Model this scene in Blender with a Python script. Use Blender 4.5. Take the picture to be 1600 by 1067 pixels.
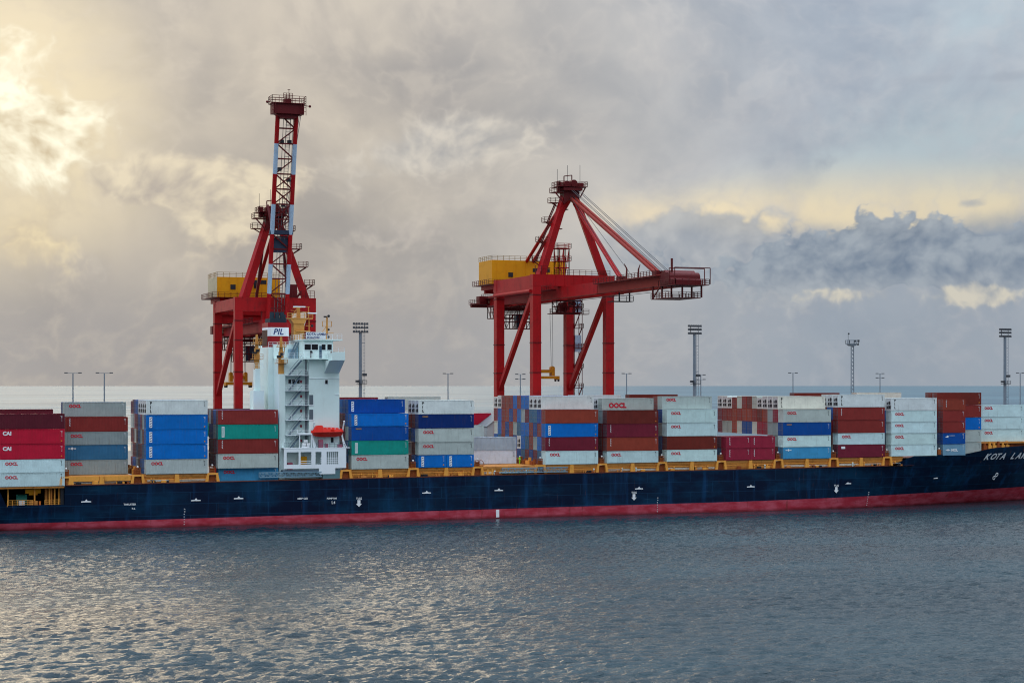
import bpy, bmesh, math, random
import numpy as np
from mathutils import Vector, Matrix
random.seed(7)
sc = bpy.context.scene
for o in list(bpy.data.objects):
    bpy.data.objects.remove(o)
COL = sc.collection

def C(r, g, b, k=1.0):
    f = lambda v: ((v / 255 + .055) / 1.055) ** 2.4 if v > 10.3 else v / 255 / 12.92
    return (f(r) * k, f(g) * k, f(b) * k, 1.0)

# ------------------------------------------------------------------ camera
# world axes: x along the ship (bow to +x), y across it (quay side +y), z up from the water
TH = 0.35668; CT, ST = math.cos(TH), math.sin(TH)
Z0 = 385.19; CAM_H = 28.1; FPX = 2838.0
cam = bpy.data.cameras.new('camera'); camo = bpy.data.objects.new('camera', cam); COL.objects.link(camo)
camo.location = (-Z0 * ST, -Z0 * CT, CAM_H); camo.rotation_euler = (math.radians(90), 0, -TH)
cam.sensor_width = 36; cam.lens = FPX / 1600 * 36; cam.shift_y = (602 - 533.5) / 1600
cam.clip_start = 1; cam.clip_end = 200000
sc.camera = camo

# ------------------------------------------------------------------ light
SUN_AZ = math.radians(-16); SUN_EL = math.radians(8)      # from the view axis, to the left; low behind the clouds
FWD = Vector((ST, CT, 0)); RGT = Vector((CT, -ST, 0))
sun_dir = (FWD * math.cos(SUN_AZ) + RGT * math.sin(SUN_AZ)) * math.cos(SUN_EL) + Vector((0, 0, math.sin(SUN_EL)))
sl = bpy.data.lights.new('sun', 'SUN'); sl.energy = .85; sl.angle = math.radians(36); sl.color = (1, .80, .54)
so = bpy.data.objects.new('sun', sl); COL.objects.link(so); so.rotation_euler = (-sun_dir).to_track_quat('-Z', 'Y').to_euler()

sc.view_settings.view_transform = 'Standard'; sc.view_settings.look = 'None'
sc.view_settings.exposure = 0.0; sc.view_settings.gamma = 1.0
sc.cycles.use_denoising = True; sc.cycles.filter_width = 1.1
sc.cycles.max_bounces = 6; sc.cycles.diffuse_bounces = 3; sc.cycles.glossy_bounces = 3
sc.cycles.sample_clamp_indirect = 6

# node helpers
class NT:
    def __init__(s, nt): s.nt = nt
    def n(s, typ, **kw):
        nd = s.nt.nodes.new(typ)
        for k, v in kw.items():
            if k == 'ins':
                for i, x in v.items():
                    if isinstance(x, bpy.types.NodeSocket): s.nt.links.new(x, nd.inputs[i])
                    else: nd.inputs[i].default_value = x
            else: setattr(nd, k, v)
        return nd
    def m(s, op, a, b=0.0, c=0.0, clamp=False):
        return s.n('ShaderNodeMath', operation=op, use_clamp=clamp, ins={0: a, 1: b, 2: c}).outputs[0]
    def v(s, op, a, b=(0, 0, 0), out=0):
        return s.n('ShaderNodeVectorMath', operation=op, ins={0: a, 1: b}).outputs[out]
    def mix(s, f, a, b, blend='MIX'):
        return s.n('ShaderNodeMix', data_type='RGBA', blend_type=blend, ins={0: f, 6: a, 7: b}).outputs[2]
    def sstep(s, x, lo, hi):
        return s.n('ShaderNodeMapRange', interpolation_type='SMOOTHSTEP', ins={0: x, 1: lo, 2: hi, 3: 0.0, 4: 1.0}).outputs[0]
    def noise(s, vec, scale, detail=6, rough=.55, dist=0.0, out=0):
        return s.n('ShaderNodeTexNoise', ins={'Vector': vec, 'Scale': scale, 'Detail': detail, 'Roughness': rough, 'Distortion': dist}).outputs[out]

# ------------------------------------------------------------------ sky: broken evening overcast
def make_world():
    w = bpy.data.worlds.new('World'); sc.world = w; w.use_nodes = True
    nt = w.node_tree; nt.nodes.clear(); g = NT(nt)
    out = g.n('ShaderNodeOutputWorld'); bg = g.n('ShaderNodeBackground')
    nt.links.new(bg.outputs[0], out.inputs[0])
    d = g.n('ShaderNodeTexCoord').outputs['Generated']
    df = g.v('DOT_PRODUCT', d, tuple(FWD), 1); du = g.v('DOT_PRODUCT', d, tuple(RGT), 1)
    sep = g.n('ShaderNodeSeparateXYZ', ins={0: d})
    az = g.m('ARCTAN2', du, df); el = g.m('ARCSINE', sep.outputs[2])
    uv = g.n('ShaderNodeCombineXYZ', ins={0: az, 1: el, 2: 0.0}).outputs[0]
    A = lambda px: math.atan((px - 800) / FPX)
    E = lambda py: math.atan((602 - py) / FPX)
    def blob(px, py, rx, ry, amp=1.0):
        kx, ky = FPX / rx, FPX / ry
        q = g.n('ShaderNodeVectorMath', operation='MULTIPLY_ADD', ins={0: uv, 1: (kx, ky, 0), 2: (-A(px) * kx, -E(py) * ky, 0)}).outputs[0]
        return g.m('EXPONENT', g.m('MULTIPLY_ADD', g.v('DOT_PRODUCT', q, q, 1), -1.0, math.log(amp)))
    def total(bl):
        r = blob(*bl[0])
        for b in bl[1:]: r = g.m('ADD', r, blob(*b))
        return r
    # noise space: direction on the sphere, flattened a little
    p = g.v('MULTIPLY', d, (1, 1, 1.2))
    warp = g.v('SCALE', g.v('SUBTRACT', g.noise(p, 9, 2, .5, out=1), (.5, .5, .5)), (0, 0, 0)); warp.node.inputs['Scale'].default_value = .05
    pw = g.v('ADD', p, warp)
    big = g.noise(pw, 5.0, 4, .55)
    mid = g.noise(pw, 17.0, 5, .55)
    def puff(vec, det=6):
        n = g.noise(vec, 24.0, det, .55)
        bl = g.noise(vec, 46.0, 3, .5)
        bl = g.m('SUBTRACT', 1.0, g.m('ABSOLUTE', g.m('MULTIPLY', g.m('SUBTRACT', bl, .5), 3.2)))      # rounded heads
        return g.m('ADD', g.m('MULTIPLY', n, .72), g.m('MULTIPLY', bl, .25))
    f0 = puff(pw)
    offs = Vector(RGT) * -.006 + Vector((0, 0, .013))
    f1 = puff(g.v('ADD', pw, tuple(offs)), 5)
    relief = g.m('MULTIPLY', g.m('SUBTRACT', f0, f1), 3.3)        # lit towards the sun
    # clear sky of the low sun, seen in the gaps
    nish = g.n('ShaderNodeTexSky', sky_type='NISHITA')
    nish.sun_disc = False; nish.sun_elevation = SUN_EL; nish.sun_rotation = math.atan2(sun_dir.x, sun_dir.y)
    nish.air_density = 1.0; nish.dust_density = 2.0; nish.ozone_density = 1.0
    clear = g.v('SCALE', nish.outputs[0]); clear.node.inputs['Scale'].default_value = .085
    # overcast sheet: warm where the sun stands behind it, cool away from it
    sunv = g.v('DOT_PRODUCT', d, tuple(sun_dir), 1)
    warm = g.sstep(sunv, .89, 1.0)
    glow = g.sstep(sunv, .994, 1.001)
    tone = g.sstep(g.m('ADD', g.m('MULTIPLY', big, .7), g.m('MULTIPLY', mid, .3)), .36, .64)
    sheet_c = g.mix(tone, C(140, 153, 169), C(184, 190, 198))
    sheet_w = g.mix(tone, C(164, 158, 152), C(206, 195, 178))
    col = g.mix(warm, sheet_c, sheet_w)
    col = g.mix(g.m('MULTIPLY', glow, .8), col, C(248, 230, 190))
    # low bank near the horizon, lilac grey
    hz = g.sstep(el, E(330), E(575))
    hz = g.m('MULTIPLY', hz, g.m('ADD', .5, g.m('MULTIPLY', mid, .5)))
    col = g.mix(hz, col, g.mix(warm, C(158, 168, 179), C(172, 168, 167)))
    # gaps with clear sky: low to the right, thin veil over it
    gap = total([(1430, 305, 330, 72, 1.0), (1590, 225, 240, 85, .8), (1150, 335, 190, 34, .55), (1560, 40, 260, 60, .55)])
    gap = g.m('ADD', gap, g.m('MULTIPLY', g.m('SUBTRACT', mid, .5), 1.3))
    gap = g.sstep(gap, .2, 1.0)
    veil = g.mix(g.sstep(el, E(340), E(240)), C(232, 218, 186), C(166, 188, 202))
    veil = g.mix(.15, veil, clear)
    col = g.mix(g.m('MULTIPLY', gap, .85), col, veil)
    def cumulus(col, blobs, thr, soft, dark, lit, k=1.0, noise_amp=1.9, op=1.0, base=None):
        tot = total(blobs); fld = g.m('ADD', tot, g.m('MULTIPLY', g.m('SUBTRACT', f0, .5), noise_amp))
        mask = g.m('MULTIPLY', g.sstep(fld, thr, thr + soft), op)
        if thr > 0: mask = g.m('MULTIPLY', mask, g.sstep(tot, .02, .25))
        sh = g.m('ADD', .62, g.m('MULTIPLY', relief, k), clamp=True)
        if base:      # shaded underside: below the cloud's own base height the colour goes to the sheet's
            mask = g.m('MULTIPLY', mask, g.sstep(g.m('ADD', el, g.m('MULTIPLY', g.m('SUBTRACT', mid, .5), .03)), E(base + 75), E(base - 40)))
        return g.mix(mask, col, g.mix(sh, dark, lit))
    # faint structure all over the sheet
    col = cumulus(col, [(0, -4000, 100, 100, .01)], -.05, .5, g.mix(warm, C(158, 162, 172), C(176, 168, 162)), g.mix(warm, C(186, 188, 193), C(210, 199, 183)), 1.1, 1.9, .38)
    # cream cumulus left and centre
    col = cumulus(col, [(320, 290, 150, 40, 1.15), (360, 345, 80, 70, 1.0), (215, 295, 80, 34, .9)], .42, .75, C(184, 174, 163), C(233, 219, 191), 1.1, 2.2, .85, 410)
    col = cumulus(col, [(760, 215, 120, 44, 1.15), (650, 242, 90, 32, .9), (560, 300, 110, 60, .6)], .42, .8, C(172, 171, 170), C(214, 207, 195), 1.1, 2.0, .75, 280)
    col = cumulus(col, [(620, 365, 150, 40, .8), (100, 440, 170, 60, .8)], .5, .5, C(172, 166, 164), C(200, 192, 182), 1.0, 1.9, .6, 420)
    col = cumulus(col, [(45, 380, 80, 55, .9)], .4, .7, C(190, 176, 158), C(240, 222, 182), 1.0, 2.6, .8)
    # bright cloud in front of the sun
    col = cumulus(col, [(-20, 200, 160, 44, 1.4), (60, 250, 80, 66, 1.1), (20, 85, 90, 50, .8)], .5, .65, C(206, 188, 156), C(255, 248, 222, 1.08), 1.2, 2.0, .95, 330)
    # grey and slate bank low on the right
    col = cumulus(col, [(1100, 372, 110, 44, 1.2), (1150, 410, 220, 45, .8), (1420, 460, 330, 40, .8)], .5, .45, C(148, 157, 169), C(180, 184, 188), .9, 2.4, .8)
    col = cumulus(col, [(1440, 425, 340, 38, 1.4), (1340, 375, 42, 42, .9), (1460, 378, 75, 36, .9), (1610, 388, 60, 36, .8), (1230, 390, 60, 26, .6)], .62, .26, C(114, 130, 150), C(160, 170, 180), 1.0, 3.6, .92, 446)
    col = cumulus(col, [(1330, 465, 90, 20, .7), (1520, 466, 90, 22, .85)], .55, .3, C(152, 161, 172), C(222, 214, 194), 1.2, 2.0, .75)
    col = cumulus(col, [(1550, 137, 150, 10, 1.0), (1290, 258, 30, 24, .9), (1520, 327, 34, 9, 1.0)], .55, .9, C(140, 150, 163), C(162, 171, 182), .5, 3.0, .65)
    # the overcast brightens towards the zenith
    zz = g.m('MAXIMUM', sep.outputs[2], 0.0)
    up = g.m('ADD', .94, g.m('ADD', g.m('MULTIPLY', zz, .3), g.m('MULTIPLY', g.m('MULTIPLY', zz, zz), 5.0)))
    col = g.v('SCALE', col); col.node.inputs['Scale'].default_value = 1.0; nt.links.new(up, col.node.inputs['Scale'])
    nt.links.new(col, bg.inputs[0]); bg.inputs[1].default_value = 1.0
    w.cycles.sampling_method = 'MANUAL'; w.cycles.sample_map_resolution = 256
make_world()

# ------------------------------------------------------------------ materials
MATS = {}
def mat(name, col, rough=.5, metal=0.0, grime=.25, scale=.6, bump=0.0, spec=.5, grime_col=(.06, .045, .035, 1), streak=0.0):
    if name in MATS: return MATS[name]
    m = bpy.data.materials.new(name); m.use_nodes = True; g = NT(m.node_tree)
    b = m.node_tree.nodes['Principled BSDF']; L = m.node_tree.links
    co = g.n('ShaderNodeTexCoord').outputs['Object']
    base = col
    if grime > 0:
        n = g.noise(co, scale, 8, .62)
        n2 = g.noise(g.v('MULTIPLY', co, (2.2, 2.2, .25)), scale * 2.0, 6, .6)
        k = g.m('ADD', g.sstep(n, .48, .8), g.m('MULTIPLY', g.sstep(n2, .52, .8), streak))
        base = g.mix(g.m('MULTIPLY', k, grime, clamp=True), col, grime_col)
        v = g.m('ADD', .88, g.m('MULTIPLY', g.noise(co, scale * .35, 4, .5), .24))
        base = g.mix(1.0, base, g.n('ShaderNodeCombineColor', ins={0: v, 1: v, 2: v}).outputs[0], 'MULTIPLY')
        L.new(base, b.inputs['Base Color'])
        L.new(g.m('ADD', rough, g.m('MULTIPLY', n, .15)), b.inputs['Roughness'])
    else:
        b.inputs['Base Color'].default_value = base; b.inputs['Roughness'].default_value = rough
    b.inputs['Metallic'].default_value = metal; b.inputs['Specular IOR Level'].default_value = spec * .5
    if bump:
        bp = g.n('ShaderNodeBump', ins={'Strength': bump, 'Distance': .05, 'Height': g.noise(co, scale * 4, 4, .6)})
        L.new(bp.outputs[0], b.inputs['Normal'])
    MATS[name] = m; return m

RED = mat('crane_red_paint', C(164, 8, 16), .5, grime=.55, scale=.45, streak=1.0, grime_col=C(78, 20, 20))
RUST = mat('crane_underside_red', C(142, 44, 34), .6, grime=.4, scale=.5, grime_col=C(90, 40, 32))
DRED = mat('dark_red_steel', C(92, 10, 16), .5, grime=.3, scale=.8)
WHITEB = mat('white_band_paint', C(168, 192, 214), .45, grime=.2, scale=.6, streak=.5)
YEL = mat('house_yellow_paint', C(214, 148, 6), .5, grime=.25, scale=.5, streak=.5, grime_col=C(120, 70, 10))
HEND = mat('house_end_beige', C(190, 178, 148), .6, grime=.2)
DARK = mat('dark_machinery', C(38, 40, 46), .6, grime=.2)
SPY = mat('spreader_yellow', C(196, 128, 14), .5, grime=.45, scale=1.5, grime_col=C(60, 35, 12))
ROPE = mat('wire_rope', C(70, 72, 76), .6, grime=0)
SHIPW = mat('ship_white_paint', C(222, 243, 240), .42, grime=.10, scale=.5, streak=.8, grime_col=C(140, 120, 96))
SHIPW2 = mat('ship_white_bulwark', C(236, 244, 248), .42, grime=.08, scale=.5, streak=.6, grime_col=C(150, 130, 100))
BUFF = mat('deck_buff_yellow', C(238, 166, 72), .55, grime=.5, scale=.9, streak=1.0, grime_col=C(110, 62, 30))
BUFFD = mat('hatch_buff_worn', C(208, 140, 70), .65, grime=.65, scale=.8, streak=.6, grime_col=C(96, 58, 40))
MASTY = mat('mast_yellow', C(198, 142, 72), .5, grime=.3, scale=1.2, grime_col=C(110, 62, 30))
ORNG = mat('lashing_box_orange', C(150, 78, 34), .6, grime=.5, scale=2, grime_col=C(70, 36, 26))
DECK = mat('deck_oxide_red', C(110, 58, 44), .7, grime=.5)
GLASS = mat('dark_window_glass', C(14, 20, 28), .08, grime=0)
FUNR = mat('funnel_red', C(150, 20, 30), .45, grime=.2, streak=.4)
FUNB = mat('funnel_dark_cap', C(34, 50, 62), .6, grime=.2)
LOUV = mat('louvre_brown', C(96, 66, 56), .6, grime=.3)
BOATR = mat('lifeboat_orange_red', C(222, 36, 18), .35, grime=.12, scale=1.5)
TRUSS = mat('gangway_pale_blue', C(130, 166, 184), .5, metal=.2, grime=.2)
STAIR = mat('stair_steel', C(104, 124, 140), .5, grime=.2)
WMARK = mat('white_marking', C(235, 238, 240), .5, grime=0)
NAVYT = mat('navy_lettering', C(16, 52, 120), .5, grime=0)
REDT = mat('red_lettering', C(200, 24, 50), .5, grime=0)
BLKT = mat('black_lettering', C(24, 26, 30), .5, grime=0)
ORGT = mat('orange_lettering', C(224, 140, 40), .5, grime=0)
LAMPW = mat('white_lamp_glass', C(240, 240, 236), .3, grime=0)
POLE = mat('galvanised_pole', C(120, 132, 144), .5, metal=.3, grime=.2)
LAMPD = mat('floodlight_body', C(66, 70, 76), .5, grime=.1)
CONC = mat('quay_concrete', C(120, 116, 110), .8, grime=.4, scale=.1)
WALLW = mat('shed_pale_cladding', C(190, 196, 198), .6, grime=.2)
HIVIS = mat('hi_vis_green', C(150, 255, 30), .6, grime=0)
SKIN = mat('skin', C(190, 140, 110), .6, grime=0)
SLACK = mat('crane_ladder_grey', C(110, 112, 116), .6, grime=.2)

def hull_mat():
    m = bpy.data.materials.new('hull_navy_paint'); m.use_nodes = True; g = NT(m.node_tree); b = m.node_tree.nodes['Principled BSDF']; L = m.node_tree.links
    co = g.n('ShaderNodeTexCoord').outputs['Object']
    a = g.noise(g.v('MULTIPLY', co, (.10, .1, .22)), 1.0, 9, .62)
    f = g.noise(g.v('MULTIPLY', co, (.5, .5, .06)), 1.0, 7, .6)
    col = g.mix(g.sstep(a, .42, .70), C(2, 17, 44), C(4, 48, 76))
    col = g.mix(g.m('MULTIPLY', g.sstep(f, .50, .75), .5), col, C(20, 72, 118))
    col = g.mix(g.m('MULTIPLY', g.sstep(g.noise(g.v('MULTIPLY', co, (1.6, 1.6, .12)), 1, 6, .6), .62, .8), .35), col, C(90, 70, 62))
    sx = g.n('ShaderNodeSeparateXYZ', ins={0: co})
    xz = g.n('ShaderNodeCombineXYZ', ins={0: sx.outputs[0], 1: sx.outputs[2], 2: 0.0}).outputs[0]
    br = g.n('ShaderNodeTexBrick', offset=.5, ins={'Vector': xz, 'Scale': 1.0, 'Mortar Size': .045, 'Mortar Smooth': .5, 'Brick Width': 10.5, 'Row Height': 2.3, 'Color1': (0, 0, 0, 1), 'Color2': (1, 1, 1, 1), 'Mortar': (.5, .5, .5, 1)})
    col = g.mix(g.m('MULTIPLY', br.outputs['Fac'], .4), col, C(36, 84, 120))                        # weld seams
    plate = g.n('ShaderNodeSeparateColor', ins={0: br.outputs['Color']}).outputs[0]
    col = g.mix(g.m('MULTIPLY', plate, .16), col, C(8, 60, 84))                                   # plates faded unevenly
    run = g.noise(g.v('MULTIPLY', co, (1.1, 1.1, .05)), 1.0, 6, .7); spot = g.noise(g.v('MULTIPLY', co, (.06, .06, .25)), 1.0, 4, .6)
    col = g.mix(g.m('MULTIPLY', g.m('MULTIPLY', g.sstep(run, .60, .70), g.sstep(spot, .48, .62)), .6), col, C(104, 66, 50))   # rust runs
    scr = g.noise(g.v('MULTIPLY', co, (.18, .18, 2.6)), 1.0, 6, .7)
    col = g.mix(g.m('MULTIPLY', g.m('MULTIPLY', g.sstep(scr, .60, .72), g.sstep(a, .45, .6)), .45), col, C(70, 100, 124))     # fender scrapes
    L.new(col, b.inputs['Base Color']); b.inputs['Roughness'].default_value = .5; b.inputs['Specular IOR Level'].default_value = .14
    wv = g.n('ShaderNodeTexWave', wave_type='BANDS', bands_direction='X', ins={'Vector': co, 'Scale': .12, 'Distortion': 1.0})
    h = g.m('ADD', g.noise(co, .5, 4, .5), g.m('MULTIPLY', wv.outputs['Fac'], .3))
    L.new(g.n('ShaderNodeBump', ins={'Strength': .15, 'Distance': .1, 'Height': h}).outputs[0], b.inputs['Normal'])
    return m
HULL = hull_mat()
def boot_mat():
    m = bpy.data.materials.new('boot_top_red'); m.use_nodes = True; g = NT(m.node_tree); b = m.node_tree.nodes['Principled BSDF']; L = m.node_tree.links
    co = g.n('ShaderNodeTexCoord').outputs['Object']
    a = g.noise(g.v('MULTIPLY', co, (.3, .3, .8)), 1.0, 8, .6)
    col = g.mix(g.sstep(a, .35, .7), C(164, 42, 58), C(186, 82, 98))
    s = g.noise(g.v('MULTIPLY', co, (1.4, 1.4, .15)), 1.0, 6, .6)
    col = g.mix(g.m('MULTIPLY', g.sstep(s, .56, .72), .7), col, C(110, 44, 38))
    col = g.mix(g.m('MULTIPLY', g.sstep(g.noise(g.v('MULTIPLY', co, (.5, .5, 4.0)), 1.0, 6, .7), .58, .7), .4), col, C(196, 120, 126))
    z = g.n('ShaderNodeSeparateXYZ', ins={0: co}).outputs[2]
    wet = g.m('SUBTRACT', 1.0, g.sstep(g.m('ADD', z, g.m('MULTIPLY', a, .6)), .25, 1.15))
    col = g.mix(g.m('MULTIPLY', wet, .75), col, C(74, 18, 24))         # weed and damp along the waterline
    L.new(col, b.inputs['Base Color']); b.inputs['Roughness'].default_value = .5; b.inputs['Specular IOR Level'].default_value = .2
    return m
BOOT = boot_mat()
def container_mat():
    m = bpy.data.materials.new('container_paint'); m.use_nodes = True; g = NT(m.node_tree); b = m.node_tree.nodes['Principled BSDF']; L = m.node_tree.links
    oi = g.n('ShaderNodeObjectInfo'); co = g.n('ShaderNodeTexCoord').outputs['Object']
    off = g.n('ShaderNodeCombineXYZ', ins={0: g.m('MULTIPLY', oi.outputs['Random'], 90.0), 1: 0.0, 2: g.m('MULTIPLY', oi.outputs['Random'], 37.0)}).outputs[0]
    p = g.v('ADD', co, off)
    a = g.noise(g.v('MULTIPLY', p, (.5, .5, .7)), 1.0, 8, .65)
    st = g.noise(g.v('MULTIPLY', p, (3.5, 3.5, .22)), 1.0, 6, .65)
    v = g.m('ADD', .70, g.m('MULTIPLY', a, .56))
    col = g.mix(1.0, oi.outputs['Color'], g.n('ShaderNodeCombineColor', ins={0: v, 1: v, 2: v}).outputs[0], 'MULTIPLY')
    col = g.mix(g.m('MULTIPLY', g.sstep(st, .54, .8), .42), col, C(92, 68, 54))
    sp = g.noise(p, 5.0, 5, .7)
    col = g.mix(g.m('MULTIPLY', g.m('MULTIPLY', g.sstep(sp, .58, .72), g.sstep(a, .40, .60)), .7), col, C(98, 62, 44))
    L.new(col, b.inputs['Base Color']); L.new(g.m('ADD', .42, g.m('MULTIPLY', a, .2)), b.inputs['Roughness']); b.inputs['Specular IOR Level'].default_value = .2
    return m
CONT = container_mat()
def sea_mat():
    m = bpy.data.materials.new('sea_water'); m.use_nodes = True; g = NT(m.node_tree); b = m.node_tree.nodes['Principled BSDF']; L = m.node_tree.links
    geo = g.n('ShaderNodeNewGeometry').outputs['Position']
    q = g.v('MULTIPLY', g.n('ShaderNodeVectorRotate', rotation_type='Z_AXIS', ins={'Vector': geo, 'Angle': .36}).outputs[0], (.8, 1.9, 1.0))
    h = g.m('ADD', g.m('MULTIPLY', g.noise(q, 1.5, 4, .62, .4), .50), g.m('MULTIPLY', g.noise(q, 4.2, 3, .6, .5), .18))
    h = g.m('ADD', h, g.m('MULTIPLY', g.noise(q, .35, 2, .5), .3))
    bp = g.n('ShaderNodeBump', ins={'Strength': .9, 'Distance': .6, 'Height': h})
    L.new(bp.outputs[0], b.inputs['Normal'])
    big = g.noise(g.v('MULTIPLY', geo, (.012, .03, 1)), 1.0, 5, .6)
    base = g.mix(g.sstep(big, .35, .7), C(11, 37, 47), C(26, 58, 68))
    b.inputs['IOR'].default_value = 1.333; b.inputs['Specular IOR Level'].default_value = .5
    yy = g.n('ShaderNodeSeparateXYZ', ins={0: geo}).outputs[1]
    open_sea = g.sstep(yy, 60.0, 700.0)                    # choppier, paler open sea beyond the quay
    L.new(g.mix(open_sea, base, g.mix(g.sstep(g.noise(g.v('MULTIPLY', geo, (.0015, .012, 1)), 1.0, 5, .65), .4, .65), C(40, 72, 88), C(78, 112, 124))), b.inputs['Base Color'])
    far = g.noise(g.v('MULTIPLY', geo, (.0012, .009, 1)), 1.0, 5, .65)
    L.new(g.m('ADD', g.m('ADD', .05, g.m('MULTIPLY', big, .07)), g.m('MULTIPLY', open_sea, g.m('ADD', .24, g.m('MULTIPLY', far, .36)))), b.inputs['Roughness'])
    L.new(g.m('ADD', .32, g.m('MULTIPLY', g.m('SUBTRACT', 1.0, g.sstep(yy, -45.0, -4.0)), .63)), bp.inputs['Strength'])     # calmer in the lee of the hull
    return m
SEA = sea_mat()

# ------------------------------------------------------------------ mesh helpers (coordinates are world coordinates)
ORG = {}
class MB:
    def __init__(s): s.v = []; s.f = []
    def add(s, vs, fs):
        k = len(s.v); s.v += [tuple(v) for v in vs]; s.f += [tuple(i + k for i in f) for f in fs]; return s
    def box(s, x0, x1, y0, y1, z0, z1):
        return s.add([(x0, y0, z0), (x1, y0, z0), (x1, y1, z0), (x0, y1, z0), (x0, y0, z1), (x1, y0, z1), (x1, y1, z1), (x0, y1, z1)],
                     [(0, 3, 2, 1), (4, 5, 6, 7), (0, 1, 5, 4), (1, 2, 6, 5), (2, 3, 7, 6), (3, 0, 4, 7)])
    def beam(s, a, b, w, h=None, w2=None, h2=None):
        a = Vector(a); b = Vector(b); h = h or w; w2 = w2 or w; h2 = h2 or h
        d = (b - a).normalized(); up = Vector((0, 0, 1)) if abs(d.z) < .95 else Vector((1, 0, 0))
        r = d.cross(up).normalized(); u = r.cross(d).normalized()
        vs = [a - r * w / 2 - u * h / 2, a + r * w / 2 - u * h / 2, a + r * w / 2 + u * h / 2, a - r * w / 2 + u * h / 2,
              b - r * w2 / 2 - u * h2 / 2, b + r * w2 / 2 - u * h2 / 2, b + r * w2 / 2 + u * h2 / 2, b - r * w2 / 2 + u * h2 / 2]
        return s.add(vs, [(0, 1, 2, 3), (7, 6, 5, 4), (0, 4, 5, 1), (1, 5, 6, 2), (2, 6, 7, 3), (3, 7, 4, 0)])
    def tube(s, a, b, r, r2=None, n=10):
        a = Vector(a); b = Vector(b); r2 = r if r2 is None else r2; d = (b - a).normalized()
        up = Vector((0, 0, 1)) if abs(d.z) < .95 else Vector((1, 0, 0)); x = d.cross(up).normalized(); y = d.cross(x)
        vs = []
        for i in range(n):
            t = 2 * math.pi * i / n; e = x * math.cos(t) + y * math.sin(t); vs += [a + e * r, b + e * r2]
        fs = [(2 * i, 2 * ((i + 1) % n), 2 * ((i + 1) % n) + 1, 2 * i + 1) for i in range(n)]
        fs += [tuple(2 * i for i in range(n))[::-1], tuple(2 * i + 1 for i in range(n))]
        return s.add(vs, fs)
    def prism(s, poly, y0, y1):            # polygon in x,z extruded along y
        n = len(poly)
        vs = [(x, y0, z) for x, z in poly] + [(x, y1, z) for x, z in poly]
        fs = [tuple(range(n)), tuple(range(2 * n - 1, n - 1, -1))] + [(i, i + n, (i + 1) % n + n, (i + 1) % n) for i in range(n)]
        return s.add(vs, fs)
    def prism_x(s, poly, x0, x1):          # polygon in y,z extruded along x
        n = len(poly)
        vs = [(x0, y, z) for y, z in poly] + [(x1, y, z) for y, z in poly]
        fs = [tuple(range(n)), tuple(range(2 * n - 1, n - 1, -1))] + [(i, i + n, (i + 1) % n + n, (i + 1) % n) for i in range(n)]
        return s.add(vs, fs)
    def rail(s, pts, h=1.1, step=1.6, r=.045, rails=3):
        pts = [Vector(p) for p in pts]
        for a, b in zip(pts, pts[1:]):
            L = (b - a).length; n = max(1, round(L / step))
            for i in range(n + 1):
                p = a + (b - a) * i / n; s.beam(p, p + Vector((0, 0, h)), r * 2)
            for k in range(1, rails + 1):
                z = Vector((0, 0, h * k / rails)); s.beam(a + z, b + z, r * 1.6)
        return s
    def ball(s, c, r, n=8, sq=(1, 1, 1)):
        vs = [(c[0], c[1], c[2] - r * sq[2])]; fs = []
        for j in range(1, n // 2 + 1):
            ph = -math.pi / 2 + math.pi * j / (n // 2 + 1)
            for i in range(n):
                t = 2 * math.pi * i / n; vs.append((c[0] + r * sq[0] * math.cos(ph) * math.cos(t), c[1] + r * sq[1] * math.cos(ph) * math.sin(t), c[2] + r * sq[2] * math.sin(ph)))
        vs.append((c[0], c[1], c[2] + r * sq[2])); m = n // 2
        for i in range(n): fs.append((0, 1 + (i + 1) % n, 1 + i)); fs.append((len(vs) - 1, 1 + (m - 1) * n + i, 1 + (m - 1) * n + (i + 1) % n))
        for j in range(m - 1):
            for i in range(n): fs.append((1 + j * n + i, 1 + j * n + (i + 1) % n, 1 + (j + 1) * n + (i + 1) % n, 1 + (j + 1) * n + i))
        return s.add(vs, fs)
    def mesh(s, name, material, org=(0, 0, 0), smooth=False):
        me = bpy.data.meshes.new(name)
        me.from_pydata([(v[0] - org[0], v[1] - org[1], v[2] - org[2]) for v in s.v], [], s.f)
        bm = bmesh.new(); bm.from_mesh(me); bmesh.ops.recalc_face_normals(bm, faces=bm.faces); bm.to_mesh(me); bm.free()
        if smooth:
            for p in me.polygons: p.use_smooth = True
        if material: me.materials.append(material)
        me.update(); return me
    def build(s, name, material, parent=None, org=None, smooth=False):
        if parent is not None: org = ORG[parent.name]
        org = org or (0, 0, 0)
        o = bpy.data.objects.new(name, s.mesh(name, material, org, smooth)); COL.objects.link(o)
        if parent is not None: o.parent = parent
        else: o.location = org
        ORG[o.name] = tuple(org); return o
def tag(o, label=None, cat=None, group=None, kind=None):
    if label: o['label'] = label
    if cat: o['category'] = cat
    if group: o['group'] = group
    if kind: o['kind'] = kind
    return o
def thing(name, loc, label, cat, group=None):
    o = bpy.data.objects.new(name, None); COL.objects.link(o); o.location = loc; o.empty_display_size = .5
    ORG[o.name] = tuple(loc); return tag(o, label, cat, group)
def P(s, t, z):
    Z = Z0 + s * ST + t * CT; return 800 + FPX * (s * CT - t * ST) / Z, 602 - FPX * (z - CAM_H) / Z

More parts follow.
